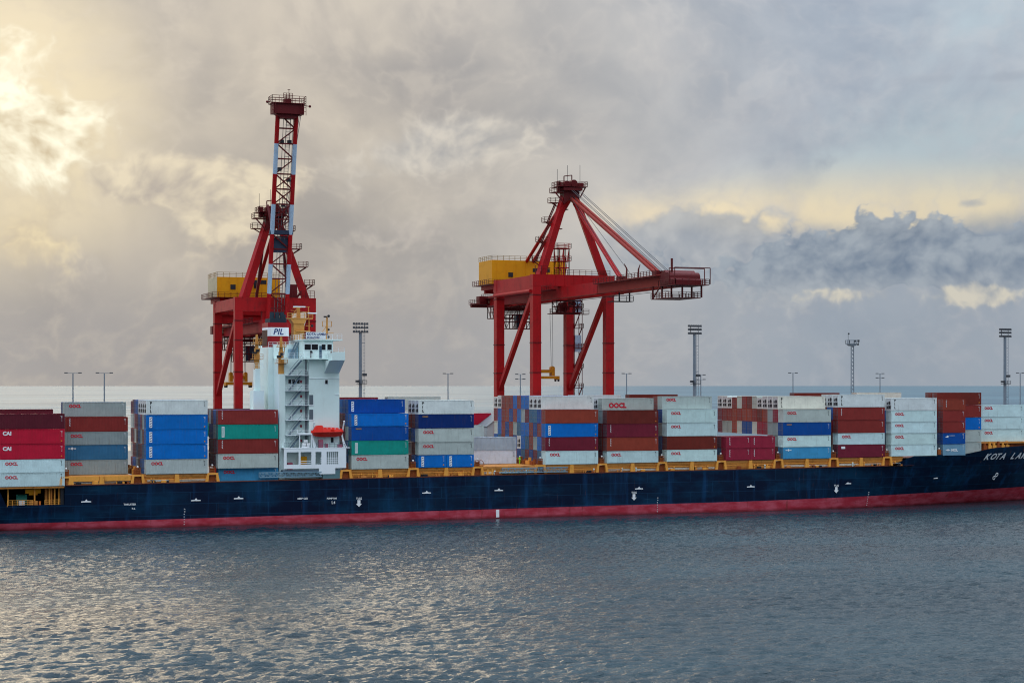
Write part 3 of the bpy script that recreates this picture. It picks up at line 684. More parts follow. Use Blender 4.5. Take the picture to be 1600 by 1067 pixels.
MB().box(-53.9, -51.7, 7.5, 11, 9, 27.0).box(-53.4, -52.4, 8.2, 10, 27.0, 31.6).rail([(-53.9, 7.5, 27), (-51.7, 7.5, 27)], 1.05, .8, .03).rail([(-53.7, 7.6, 31.6), (-51.9, 7.6, 31.6)], 1.05, .8, .03).build('crane_pedestal', SHIPW, ship)
# engine casing and funnel
cs = MB(); cs.box(-50.6, -45.0, 8.6, 22, 9, 36.0).box(-49.3, -47.2, 7.6, 8.6, 9, 33.8); casing = cs.build('engine_casing', SHIPW, ship)
for x in (-48.9, -48.4, -47.9): MB().box(x - .08, x + .08, 7.52, 7.6, 28.4, 29.5).build('vent_slot', STAIR, casing)
for x in (-48.7, -47.6): MB().box(x - .07, x + .07, 7.52, 7.6, 24.4, 25.2).build('vent_slot', STAIR, casing)
MB().tube((-49.2, 7.2, 31), (-47.2, 7.2, 31), .18).tube((-48.8, 7.2, 30.4), (-48.8, 7.2, 33.6), .1).box(-48.3, -47.5, 7.0, 7.5, 31.3, 32.6).tube((-49.0, 7.1, 33.4), (-47.0, 7.1, 32.4), .1).build('casing_pipes', STAIR, casing)
fn = MB(); F0, F1, FT0, FT1 = -50.5, -46.1, 8.8, 15.2
def chamf(z0, z1): 
    c = .5; pl = [(F0 + c, FT0), (F1 - c, FT0), (F1, FT0 + c), (F1, FT1 - c), (F1 - c, FT1), (F0 + c, FT1), (F0, FT1 - c), (F0, FT0 + c)]
    n = 8; return [(x, y, z0) for x, y in pl] + [(x, y, z1) for x, y in pl], [tuple(range(n))[::-1], tuple(range(n, 2 * n))] + [(i, (i + 1) % n, (i + 1) % n + n, i + n) for i in range(n)]
funnel = MB().add(*chamf(36.0, 38.3)).build('funnel', FUNR, ship); funnel['label'] = 'red funnel with a white band'
MB().add(*chamf(38.302, 40.1)).build('white_band', SHIPW2, funnel)
MB().add(*chamf(40.102, 41.1)).build('funnel_top', FUNR, funnel)
b = MB(); b.add(*[(lambda v, f: ([((x + 48.3) * .8 - 48.2, (y - 12) * .85 + 12, z) for x, y, z in v], f))(*chamf(41.1, 42.0))][0])
for x in (-49.3, -48.2, -47.2): b.tube((x, 11, 41.8), (x + .1, 11.2, 43.3), .5, .46, 12)
b.tube((-47.0, 10, 41.8), (-46.9, 10, 42.8), .4, .36); b.build('exhaust_pipes', FUNB, funnel)
MB().box(F0 - .06, F0, FT0 + 1.0, FT1 - .8, 36.3, 39.6).build('louvre', LOUV, funnel)
for k in range(8): MB().box(F0 - .12, F0 - .06, FT0 + 1.0, FT1 - .8, 36.5 + k * .4, 36.66 + k * .4).build('louvre_slat', LOUV, funnel)
put('lettering', text_mesh('PIL', 1.75, NAVYT, .25, .03), funnel, (-49.55, 8.78, 38.62))
MB().rail([(-50.5, 8.65, 36.0), (-45.1, 8.65, 36.0)], 1.05, .9, .03).build('railing', SHIPW2, casing)
ST1 = MB(); ST1.beam((-46.9, 6.2, 33.6), (-45.2, 6.2, 37.0), .1, .3).beam((-46.4, 6.0, 33.6), (-44.7, 6.0, 37.0), .1, .3).box(-45.6, -44.2, 6, 7.8, 36.9, 37.0).build('stair', STAIR, casing)
MB().box(-46.6, -45.3, 6.5, 8, 33.62, 35.6).box(-46.0, -45.6, 6.3, 6.5, 33.7, 35.2).tube((-45.0, 6.4, 33.6), (-45.0, 6.4, 36.2), .2).build('vent_house', mat('vent_house_blue', C(130, 162, 182)), casing)

# hull markings
def mark(txt, s, z, size, shear=0.0, scx=1.0):
    t = side_in(s, z); return put('hull_lettering', text_mesh(txt, size, WMARK, shear, .012), ship, (s, t - .06, z), scale=(scx, 1, 1))
for s, z in ((-88.6, 5.3), (-19, 5.6), (-3, 5.6 + .2), (29.5, 5.5), (56.8, 5.4), (82.0, 5.6), (106.5, 6.3), (-67.2, 5.1), (-58.6, 5.3)):
    tt = side_in(s, z) - .05
    MB().prism([(s - .95, z), (s + .95, z), (s + .95, z + .2), (s + .3, z + .25), (s + .05, z + .6), (s - .25, z + .25), (s - .95, z + .2)], tt, tt + .03).build('hull_mark', WMARK, ship)
for s, z in ((-33.6, 4.55), (28.3, 4.5), (79.0, 5.0)):
    tt = side_in(s, z) - .05
    MB().prism([(s - .32, z), (s + .32, z), (s + .32, z - .75), (s + .62, z - .75), (s, z - 1.4), (s - .62, z - .75), (s - .32, z - .75)], tt, tt + .03).build('arrow_mark', WMARK, ship)
    mark('TUG', s - .62, z + .1, .62)
mark('THRUSTER', -81.4, 4.55, .5); mark('P.S.', -79.8, 3.7, .5); mark('KEEP CLR', -46.5, 4.95, .5); mark('PUMP RM', -40.4, 4.85, .5); mark('L4', -39.4, 3.9, .8)
for s in (-69.6, 33.8, 88): 
    for k in range(7): mark(str(2 * k), s, .45 + k * .5, .28)
MB().box(-3.6, -2.9, -.05, 0, .25, 1.85).build('draught_board', WMARK, ship)
def hull_text(txt, s0, z, size, gap):
    s = s0
    for ch in txt:
        if ch != ' ':
            n = side_in(s + .7, z + .6) ; dydx = (side_in(s + 1.4, z + .6) - side_in(s, z + .6)) / 1.4; dydz = (side_in(s, z + 1.3) - side_in(s, z)) / 1.3
            put('hull_lettering', text_mesh(ch, size, WMARK, .4, .055), ship, (s, min(side_in(s, z), side_in(s + 1.6, z) - 1.6 * dydx, side_in(s + .8, z + 1.4) - .8 * dydx - 1.4 * dydz, side_in(s + 2.2, z + 1.4) - 2.2 * dydx - 1.4 * dydz) - .16, z), (math.atan(dydz) * -1, 0, math.atan(dydx)))
        s += gap
hull_text('KOTA LAMBAI', 119.8, 10.55, 2.3, 1.8)
for s, z in ((125.5, 6.0), ):
    b = MB()
    for q, zz in ((0, z), (.55, z + .75)):
        for k in range(12):
            a0, a1 = k * math.pi / 6, (k + 1) * math.pi / 6
            b.beam((s + q + .38 * math.cos(a0), side_in(s + q + .38 * math.cos(a0), zz + .42 * math.sin(a0)) - .1, zz + .42 * math.sin(a0)), (s + q + .38 * math.cos(a1), side_in(s + q + .38 * math.cos(a1), zz + .42 * math.sin(a1)) - .1, zz + .42 * math.sin(a1)), .16)
    b.build('thruster_mark', WMARK, ship)

# ---- lifeboat (rests in its davits, a thing of its own)
lb = thing('lifeboat', (-40.1, .9, 17.55), 'enclosed orange red lifeboat hanging on the white accommodation block', 'lifeboat')
def boat_section(x, w, zl, zm, zu):
    return [(x, -w * .25, zl), (x, -w, zm), (x, -w * .96, zm + .12), (x, -w * .62, zu), (x, w * .62, zu), (x, w * .96, zm + .12), (x, w, zm), (x, w * .25, zl)]
secs = [(-3.35, .25, .75, .95, 1.15), (-3.0, .8, .35, .9, 1.6), (-2.2, 1.1, .1, .9, 2.35), (-1.2, 1.2, 0, .9, 2.4), (-.9, 1.2, 0, .9, 2.0), (1.2, 1.2, 0, .9, 1.95), (2.6, 1.0, .15, .95, 1.8), (3.15, .7, .4, 1.0, 1.6), (3.45, .2, .85, 1.1, 1.25)]
b = MB(); rows = [boat_section(*q) for q in secs]
for r0, r1 in zip(rows, rows[1:]):
    for i in range(8): b.add([r0[i], r1[i], r1[(i + 1) % 8], r0[(i + 1) % 8]], [(0, 1, 2, 3)])
b.add(rows[0], [tuple(range(8))]); b.add(rows[-1], [tuple(range(8))[::-1]])
me = b.mesh('lifeboat_hull', BOATR); put('lifeboat_hull', me, lb, (0, 0, 0))
for k in range(6): put('window', MB().box(-.14, .14, -.03, .03, -.07, .07).mesh('window', WMARK), lb, (-1.9 + k * .85, -.82, 1.72))
put('fender', MB().beam((-3.0, -1.1, .92), (3.1, -1.0, .98), .12, .16).mesh('fender', mat('fender_dark_red', C(140, 24, 16))), lb, (0, -.12, 0))
put('hatch', MB().box(-.35, .35, -.05, .05, -.3, .3).mesh('hatch', BOATR), lb, (.9, -1.06, 1.25))

# ================================================================== containers
PAL = {'grey': C(186, 197, 192), 'pale': C(206, 231, 230), 'dgrey': C(150, 164, 164), 'white': C(222, 230, 228), 'cream': C(222, 220, 208), 'ice': C(220, 232, 244),
       'blue': C(0, 114, 202), 'dblue': C(2, 78, 158), 'navy': C(2, 44, 108), 'steel': C(54, 112, 150), 'sky': C(66, 152, 196), 'mol': C(118, 160, 184),
       'teal': C(20, 156, 142), 'red': C(196, 26, 58), 'maroon': C(122, 34, 54), 'brown': C(140, 50, 46), 'rust': C(152, 64, 48), 'dbrown': C(118, 44, 36), 'crimson': C(156, 40, 64), 'plum': C(94, 28, 42)}
CNAME = {'grey': 'light grey', 'pale': 'pale blue grey', 'dgrey': 'dull grey', 'white': 'white', 'cream': 'off white', 'ice': 'icy white', 'blue': 'bright blue', 'dblue': 'deep blue', 'navy': 'navy', 'steel': 'steel blue',
         'sky': 'sky blue', 'mol': 'faded blue', 'teal': 'teal green', 'red': 'red', 'maroon': 'maroon', 'brown': 'brown', 'rust': 'rust brown', 'dbrown': 'dark brown', 'crimson': 'crimson', 'plum': 'dark plum'}
HS = {'S': 2.591, 'H': 2.896}
BODY = {}
def body_mesh(L, H):
    """box container, corrugated sides and front, framed, doors' recess at -x; origin at the middle of its floor"""
    if (L, H) in BODY: return BODY[(L, H)]
    b = MB(); hl, hw = L / 2, CW / 2; d = .045; pr = .17; z0, z1 = .16, H - .11
    xs = []; n = int(round((L - 2 * pr) / .29)); p = (L - 2 * pr) / n
    for i in range(n):
        x = -hl + pr + p * i; xs += [(x, 0), (x + p * .26, 0), (x + p * .5, 1), (x + p * .76, 1)]
    xs.append((hl - pr, 0))
    for sg in (-1, 1):
        for (xa, da), (xb, db) in zip(xs, xs[1:]):
            ya, yb = sg * (hw - .012 - d * da), sg * (hw - .012 - d * db)
            b.add([(xa, ya, z0), (xb, yb, z0), (xb, yb, z1), (xa, ya, z1)], [(0, 1, 2, 3)])
    n = 8; p = (CW - 2 * pr) / n; ys = []
    for i in range(n):
        y = -hw + pr + p * i; ys += [(y, 0), (y + p * .26, 0), (y + p * .5, 1), (y + p * .76, 1)]
    ys.append((hw - pr, 0))
    for (ya, da), (yb, db) in zip(ys, ys[1:]):
        b.add([(hl - .03 - d * da, ya, z0), (hl - .03 - d * db, yb, z0), (hl - .03 - d * db, yb, z1), (hl - .03 - d * da, ya, z1)], [(0, 1, 2, 3)])
        b.add([(-hl + .07 + d * da, ya, z0), (-hl + .07 + d * db, yb, z0), (-hl + .07 + d * db, yb, z1), (-hl + .07 + d * da, ya, z1)], [(0, 1, 2, 3)])
    n = 12; p = (L - 2 * pr) / n
    for i in range(n):
        xa = -hl + pr + p * i; zc = H - .03; b.add([(xa, -hw + .05, zc - .02 * (i % 2)), (xa + p, -hw + .05, zc - .02 * (i % 2)), (xa + p, hw - .05, zc - .02 * (i % 2)), (xa, hw - .05, zc - .02 * (i % 2))], [(0, 1, 2, 3)])
    for sx in (-1, 1):
        for sy in (-1, 1): b.box(*sorted((sx * hl, sx * (hl - pr))), *sorted((sy * hw, sy * (hw - pr))), 0.01, H)
        b.box(*sorted((sx * hl, sx * (hl - .1))), -hw + pr, hw - pr, 0.02, .17); b.box(*sorted((sx * hl, sx * (hl - .1))), -hw + pr, hw - pr, H - .13, H - .005)
    for sy in (-1, 1):
        b.box(-hl + pr, hl - pr, *sorted((sy * (hw - .05), sy * (hw - .11))), .03, .165); b.box(-hl + pr, hl - pr, *sorted((sy * hw, sy * (hw - .06))), H - .115, H - .005)
    b.box(-hl + .1, hl - .1, -hw + .08, hw - .08, .04, .12)
    BODY[(L, H)] = b.mesh('container_body', CONT); return BODY[(L, H)]
DOORM = {}
def door_mesh(H):
    if H in DOORM: return DOORM[H]
    w = CW / 2 - .17; b = MB(); b.box(-.02, .03, -w / 2 + .01, w / 2 - .01, .18, H - .14)
    for k in range(3): b.box(-.035, -.02, -w / 2 + .08, w / 2 - .08, .3 + k * (H - .5) / 3, .3 + (k + .78) * (H - .5) / 3)
    DOORM[H] = b.mesh('door', CONT); return DOORM[H]
BARM = {}
def bar_mesh(H):
    if H in BARM: return BARM[H]
    b = MB()
    for y in (-.25, .25):
        b.box(-.075, -.04, y - .03, y + .03, .14, H - .1)
        for z in (.25, H * .38, H * .62, H - .3): b.box(-.08, -.035, y - .08, y + .08, z - .05, z + .05)
        b.box(-.09, -.06, y - .02, y + .3, H * .42, H * .42 + .05)
    BARM[H] = b.mesh('locking_bars', mat('galvanised_bars', C(132, 136, 140), .5, metal=.3, grime=.2)); return BARM[H]
REEF = {}
def reef_mesh(H, part):
    k = (H, part)
    if k in REEF: return REEF[k]
    b = MB()
    if part == 0: b.box(-.03, .03, -1.0, 1.0, .2, H - .16)
    else:
        b.box(-.06, -.031, -.85, .1, .45, 1.15).box(-.06, -.031, .3, .85, .45, 1.05).tube((-.031, -.3, 1.75), (-.07, -.3, 1.75), .42, n=14).box(-.05, -.031, .35, .8, 1.4, 1.9)
    REEF[k] = b.mesh('cooling_unit' if part == 0 else 'fan_grille', mat('reefer_unit_grey', C(186, 190, 194), .45, grime=.25) if part == 0 else DARK); return REEF[k]
def stack_text(txt, size, m):
    me = text_mesh('\n'.join(txt), size, m, 0, .02); return me
MARKM = {}
def simple_mark(key):
    if key in MARKM: return MARKM[key]
    b = MB()
    if key == 'panel': b.box(-.28, .28, -.006, .006, -1.05, 1.05); m = WMARK
    elif key == 'panelart':                                   # slanted blue strokes on the panel
        for k in range(4):
            z = .72 - k * .5; b.add([(-.2, -.012, z - .16), (.2, -.012, z + .04), (.2, -.012, z + .2), (-.2, -.012, z)], [(0, 1, 2, 3)])
        m = NAVYT
    elif key == 'gridart':
        for k in range(9):
            for q in (-.13, .1): b.box(q - .07, q + .07, -.012, -.008, .78 - k * .2, .9 - k * .2)
        m = mat('panel_teal', PAL['teal'], grime=0)
    elif key == 'vletters':                                   # upright row of small white characters
        for k in range(7):
            z = .75 - k * .24; b.box(-.11, .11, -.006, .006, z, z + .06).box(-.11, -.03, -.006, .006, z + .06, z + .15) if k % 2 else b.box(-.11, .11, -.006, .006, z + .1, z + .16).box(.02, .11, -.006, .006, z, z + .1)
        m = WMARK
    elif key == 'codes':                                      # rows of small code characters near the right end
        for k, (x, w) in enumerate(((-.2, .5), (-.05, .34), (.05, .2), (.08, .16), (.02, .22))):
            b.box(x, x + w, -.006, .006, .95 - k * .3, 1.03 - k * .3)
        m = WMARK
    elif key == 'codesk':
        for k, (x, w) in enumerate(((-.2, .4), (0, .2), (.02, .16), (-.02, .26))): b.box(x, x + w, -.006, .006, .9 - k * .34, 1.04 - k * .34)
        m = BLKT
    elif key == 'sticker': b.box(-.14, .14, -.006, .006, -.16, .16); m = ORGT
    elif key == 'orangebar':
        for k in range(5): b.box(-.62 + k * .25, -.42 + k * .25, -.006, .006, -.13, .13)
        m = mat('ochre_lettering', C(170, 128, 74), grime=0)
    elif key == 'diamond':
        b.add([(-.34, -.006, 0), (0, -.006, -.3), (.34, -.006, 0), (0, -.006, .3)], [(0, 1, 2, 3)]); b.box(-.75, -.36, -.006, .006, -.08, .08).box(.36, .75, -.006, .006, -.1, .06); m = WMARK
    elif key == 'label': b.box(-.5, .5, -.006, .006, -.27, .27); m = WMARK
    elif key == 'bird':
        b.add([(-.5, -.006, -.2), (.3, -.006, -.3), (.55, -.006, .1), (.2, -.006, .05), (.1, -.006, .3), (-.05, -.006, 0)], [(0, 1, 2, 3, 4, 5)]); b.box(.7, 2.2, -.006, .006, .12, .2); m = WMARK
    MARKM[key] = b.mesh(key, m); return MARKM[key]
ORD = ['first', 'second', 'third', 'fourth', 'fifth', 'sixth', 'seventh', 'eighth', 'ninth', 'tenth', 'eleventh', 'twelfth', 'thirteenth']
BNAME = {'b1': 'leftmost bay', 'b2': 'second bay from left', 'b3': 'third bay from left', 'b4': 'bay left of tower', 'b5': 'bay right of tower', 'b6': 'bay left of worker', 'bh': 'worker bay', 'b7': 'bay right of worker',
         'b8': 'second right of worker', 'b9': 'third right of worker', 'b10': 'low two-tier bay', 'b11': 'fifth bay from bow', 'b12': 'fourth bay from bow', 'b13': 'third bay from bow', 'b14': 'second bay from bow', 'b15': 'bow bay'}
MNAME = {'oocl': 'with red letters', 'OOCL': 'with big red letters', 'cai': 'with white letters', 'pil': 'with white panel', 'PIL': 'with black upright letters', 'tealp': 'with white panel', 'vlet': 'with upright white letters', 'bar': 'with ochre mark',
         'dia': 'with white diamond', 'lab': 'with white label', 'bird': 'with white emblem', 'mol': 'with white letters', 'plain': ''}
NC = [0]
def container(bay, s0, t0, z0, colour, hk='H', mark='plain', L=L40, tier=1, row=0, end='door', parts=True, half=''):
    H = HS[hk]; o = bpy.data.objects.new('shipping_container', body_mesh(L, H)); COL.objects.link(o); NC[0] += 1
    o.location = (s0 + L / 2, t0 + CW / 2, z0); ORG[o.name] = tuple(o.location)
    r = random.Random(NC[0]); k = 1 + r.uniform(-.07, .07); c = PAL[colour]; col = (c[0] * k, c[1] * k, c[2] * k * r.uniform(.97, 1.03), 1); o.color = col
    row -= {'b2': 2, 'b15': 2}.get(bay, 0); rowtxt = 'near row' if row == 0 else ORD[row] + ' row'
    lab = ' '.join(x for x in (CNAME[colour], half, 'container', MNAME[mark] + ',' if MNAME[mark] else '', ORD[tier - 1] + ' tier,', rowtxt + ',', BNAME[bay]) if x)
    tag(o, lab, 'container', 'containers stacked on the ship')
    hl, hw = L / 2, CW / 2
    if end == 'door':
        for sy in (-1, 1):
            d = put('door', door_mesh(H), o, (-hl + .06, sy * (CW / 2 - .17) / 2, 0)); d.color = col; put('locking_bars', bar_mesh(H), d, (0, 0, 0))
    elif end == 'reefer':
        u = put('cooling_unit', reef_mesh(H, 0), o, (-hl + .06, 0, 0)); put('fan_grille', reef_mesh(H, 1), u, (0, 0, 0))
    if parts:
        y = -hw - .008
        if mark == 'oocl': put('lettering', text_mesh('OOCL', .82, REDT, 0, .04), o, (-hl + 1.0, y, H - 1.05))
        elif mark == 'OOCL': put('lettering', text_mesh('OOCL', 1.45, REDT, 0, .08), o, (-hl + 1.5, y, .55))
        elif mark == 'cai': put('lettering', text_mesh('CAI', 1.0, WMARK, 0, .05), o, (-hl + .55, y, H - 1.15))
        elif mark == 'pil':
            q = put('white_panel', simple_mark('panel'), o, (-hl + .9, y, H / 2)); put('panel_strokes', simple_mark('panelart'), q, (0, 0, 0))
        elif mark == 'PIL': put('lettering', stack_text('PIL', .8, BLKT), o, (-hl + .75, y, H - .85))
        elif mark == 'tealp':
            q = put('white_panel', simple_mark('panel'), o, (-hl + 1.0, y, H / 2)); put('panel_characters', simple_mark('gridart'), q, (0, 0, 0))
        elif mark == 'vlet': put('upright_characters', simple_mark('vletters'), o, (-hl + .85, y, H - 1.15))
        elif mark == 'bar': put('ochre_characters', simple_mark('orangebar'), o, (-hl + 1.5, y, H - .45))
        elif mark == 'dia': put('diamond_emblem', simple_mark('diamond'), o, (-hl + 1.3, y, H - .62))
        elif mark == 'lab': put('white_label', simple_mark('label'), o, (-hl + 1.3, y, H - .62))
        elif mark == 'bird': put('emblem', simple_mark('bird'), o, (-hl + 1.0, y, H - .75))
        elif mark == 'mol':
            put('emblem', simple_mark('diamond'), o, (-hl + 1.3, y, H / 2), scale=(.8, 1, 1.1)); put('lettering', text_mesh('MOL', .85, WMARK, 0, .03), o, (-hl + 2.2, y, H / 2 - .32))
        put('code_rows', simple_mark('codesk' if colour in ('white', 'cream', 'ice', 'pale', 'grey') else 'codes'), o, (hl - .65, y, H / 2 + .25), scale=(.7, 1, .75))
        if colour in ('red', 'blue', 'dbrown', 'maroon') and mark != 'mol': put('sticker', simple_mark('sticker'), o, (hl - .6, y, .55), scale=(.8, 1, .8))
    return o
ROW = 2.5
def T(row): return .12 + row * ROW
# near face of every bay: bottom to top (colour, height, mark, row, end)
NEAR = {
 'b1': [('pale', 'S', 'oocl', 0), ('pale', 'S', 'oocl', 0), ('red', 'H', 'cai', 0), ('red', 'H', 'cai', 0), ('plum', 'H', 'plain', 0)],
 'b2': [('dgrey', 'H', 'oocl', 2), ('steel', 'H', 'dia', 2), ('dgrey', 'S', 'oocl', 2), ('brown', 'H', 'vlet', 2), ('dgrey', 'H', 'oocl', 3)],
 'b3': [('grey', 'H', 'oocl', 0), ('blue', 'H', 'pil', 0), ('blue', 'H', 'pil', 0), ('blue', 'H', 'pil', 0), ('white', 'H', 'PIL', 0)],
 'b4': [('grey', 'H', 'oocl', 0), ('brown', 'H', 'vlet', 0), ('teal', 'H', 'tealp', 0), ('brown', 'H', 'vlet', 0)],
 'b5': [('grey', 'H', 'oocl', 0), ('teal', 'H', 'tealp', 0), ('dblue', 'H', 'bar', 0), ('blue', 'S', 'pil', 0), ('dblue', 'H', 'pil', 1)],
 'b6': [('20', 'S', 'pil', 0), ('grey', 'S', 'oocl', 0), ('grey', 'H', 'oocl', 0), ('navy', 'H', 'bar', 0), ('white', 'H', 'PIL', 0)],
 'b7': [('pale', 'H', 'oocl', 0), ('maroon', 'H', 'vlet', 0), ('blue', 'H', 'pil', 0), ('rust', 'H', 'plain', 0), ('white', 'H', 'plain', 1)],
 'b8': [('pale', 'S', 'oocl', 0), ('rust', 'H', 'vlet', 0), ('maroon', 'H', 'vlet', 0), ('dbrown', 'H', 'plain', 0), ('grey', 'S', 'OOCL', 1)],
 'b9': [('pale', 'S', 'oocl', 0), ('dbrown', 'H', 'plain', 0), ('pale', 'H', 'oocl', 0), ('pale', 'H', 'oocl', 0), ('grey', 'H', 'oocl', 1)],
 'b10': [('20r', 'S', 'vlet', 0), ('20r', 'S', 'vlet', 0)],
 'b11': [('sky', 'S', 'dia', 0), ('pale', 'S', 'oocl', 0), ('dblue', 'H', 'bar', 0), ('grey', 'H', 'oocl', 0), ('cream', 'H', 'PIL', 1)],
 'b12': [('maroon', 'H', 'lab', 0), ('pale', 'S', 'oocl', 0), ('brown', 'H', 'plain', 0), ('brown', 'H', 'vlet', 0), ('white', 'H', 'PIL', 0)],
 'b13': [('pale', 'S', 'oocl', 0), ('pale', 'S', 'oocl', 0), ('pale', 'S', 'oocl', 0), ('pale', 'S', 'oocl', 0), ('white', 'H', 'PIL', 0)],
 'b15': [('pale', 'H', 'oocl', 2), ('pale', 'H', 'oocl', 2), ('pale', 'H', 'oocl', 2)],
}
def zbase(bay):
    if bay == 'b1': return 8.58
    if bay == 'b4': return 11.45
    if bay == 'b15': return 14.68
    return base_z(BAY[bay] + 6)
ENDPOOL = ['blue', 'blue', 'dblue', 'brown', 'brown', 'maroon', 'rust', 'dgrey', 'grey', 'steel', 'dbrown', 'crimson']
DEPTH = {'b1': 2, 'b2': 5, 'b3': 8, 'b4': 4, 'b5': 4, 'b6': 3, 'b7': 13, 'b8': 3, 'b9': 3, 'b10': 3, 'b11': 13, 'b12': 3, 'b13': 3, 'b15': 4}
SPECIAL = {('b7', 5): ['', '', 'white', 'white', 'blue', 'blue', 'rust', 'blue', 'brown', 'rust', 'brown', 'white', 'white'],
           ('b7', 4): ['', 'dblue', 'steel', 'steel', 'maroon', 'dgrey', 'blue', 'rust', 'dblue', 'rust', 'brown', 'blue', 'brown'],
           ('b7', 3): ['', 'rust', 'dblue', 'rust', 'blue', 'blue', 'steel', 'dgrey', 'rust', 'dblue', 'rust', 'blue', 'grey'],
           ('b7', 2): ['', 'blue', 'dgrey', 'rust', 'steel', 'blue', 'white', 'dblue', 'brown', 'blue', 'rust', 'steel', 'blue'],
           ('b7', 1): ['', 'steel', 'maroon', 'dblue', 'brown', 'steel', 'dblue', 'maroon', 'blue', 'brown', 'steel', 'blue', 'brown'],
           ('b11', 5): ['', '', 'white', 'white', 'white', 'grey', 'dbrown', 'brown', 'grey', 'brown', 'white', 'white', 'white'],
           ('b11', 4): ['', 'crimson', 'dgrey', 'rust', 'dbrown', 'brown', 'rust', 'rust', 'brown', 'rust', 'brown', 'brown', 'maroon'],
           ('b11', 3): ['', 'dgrey', 'dgrey', 'crimson', 'crimson', 'grey', 'dblue', 'dblue', 'grey', 'rust', 'dgrey', 'dgrey', 'maroon'],
           ('b3', 5): ['', 'white', 'white', 'white', 'blue', 'dblue', 'plum', 'maroon', 'plum'],
           ('b6', 5): ['', 'white', 'white', 'dgrey'], ('b12', 5): ['', 'white', 'white', 'dgrey'], ('b13', 5): ['', 'white', 'white'], ('b8', 5): ['', '', 'white']}
for bay, col in NEAR.items():
    s0 = BAY[bay]; z = zbase(bay); rr = random.Random(bay)
    for k, (c, hk, mk, row) in enumerate(col):
        tier = k + 1
        if bay == 'b4': tier = k + 2
        if c in ('20', '20r'):
            for j, hname in ((0, 'short aft'), (1, 'short forward')):
                container(bay, s0 + j * (L20 + .07), T(row), z, 'blue' if c == '20' else 'crimson', hk, mk, L20, tier, row, 'plain', half=hname)
        else:
            en = 'reefer' if mk == 'PIL' or (c == 'white') else ('plain' if mk == 'oocl' else 'door')
            container(bay, s0, T(row), z, c, hk, mk, L40, tier, row, en)
        z += HS[hk] + .04
    # rows behind
    nrow = DEPTH[bay]
    first = {'b2': 3, 'b15': 3}.get(bay, 1)
    for row in range(first, nrow):
        z = zbase(bay)
        for k, (c, hk, mk, row0) in enumerate(col):
            tier = k + (2 if bay == 'b4' else 1)
            sp = SPECIAL.get((bay, tier)); hh = hk
            skip = row <= row0 or (bay == 'b11' and tier < 3 and row > 2)
            if not skip:
                cc = sp[row] if sp and row < len(sp) and sp[row] else rr.choice(ENDPOOL)
                en = 'reefer' if cc == 'white' else ('plain' if cc in ('grey', 'dgrey') and rr.random() < .8 else 'door')
                if k == len(col) - 1 and row > 2 and rr.random() < .3: hh = 'H' if hk == 'S' else 'S'
                container(bay, s0, T(row), z, cc, hh, 'plain', L40, tier, row, en, parts=False)
            z += HS[hk] + .04
# container standing low beside the tower, under the next one
container('b4', -62.4, 1.2, 8.86, 'sky', 'S', 'oocl', L40, 1, 0, 'plain')['label'] = 'grey blue container half hidden below the bay left of tower'
# worker bay: two pale reefers set back on the hatch cover
container('bh', -7.3, 10.4, base_z(0) - .02, 'ice', 'H', 'plain', L40, 1, 4, 'plain')
container('bh', -7.3, 10.4, base_z(0) + 2.9, 'mol', 'H', 'plain', L40, 2, 4, 'plain').color = C(176, 194, 208)
# stepped bay behind the bow
z = base_z(112) - .1
for k, (c, mk) in enumerate((('mol', 'mol'), ('dblue', 'bird'), ('brown', 'plain'), ('brown', 'plain'), ('rust', 'vlet'))):
    container('b14', BAY['b14'], .35, z, c, 'S', mk, L20, k + 1, 0, 'door', half='short'); z += HS['S'] + .04
z = base_z(112) - .1
for k, (c, mk) in enumerate((('grey', 'plain'), ('grey', 'plain'), ('blue', 'plain'), ('brown', 'plain'), ('dbrown', 'plain'))):
    container('b14', BAY['b14'], T(1) + .2, z, c, 'H', mk, L40, k + 1, 1, 'door'); container('b14', BAY['b14'], T(2) + .2, z, ['brown', 'grey', 'rust', 'brown', 'dbrown'][k], 'H', 'plain', L40, k + 1, 2, 'door', parts=False); z += HS['H'] + .04
# taller stacks farther in, whose roofs show over the near ones
for bay, row, cols in (('b5', 9, ['brown', 'steel', 'grey', 'rust', 'brown']), ('b6', 9, ['grey', 'blue', 'brown', 'white', 'grey']), ('b8', 8, ['brown', 'dblue', 'rust', 'white', 'white']), ('b9', 8, ['rust', 'grey', 'brown', 'dbrown', 'dbrown']),
                       ('b12', 8, ['rust', 'brown', 'dblue', 'brown', 'dbrown']), ('b13', 6, ['rust', 'grey', 'brown', 'grey', 'cream']), ('b1', 8, ['grey', 'rust', 'brown', 'plum', 'plum']), ('b4', 8, ['grey', 'brown', 'teal', 'plum'])):
    z = zbase(bay)
    for k, c in enumerate(cols):
        if k >= len(cols) - 2: container(bay, BAY[bay], T(row), z, c, 'H', 'plain', L40, k + (2 if bay == 'b4' else 1), row, 'door', parts=False)
        z += HS['H'] + .04

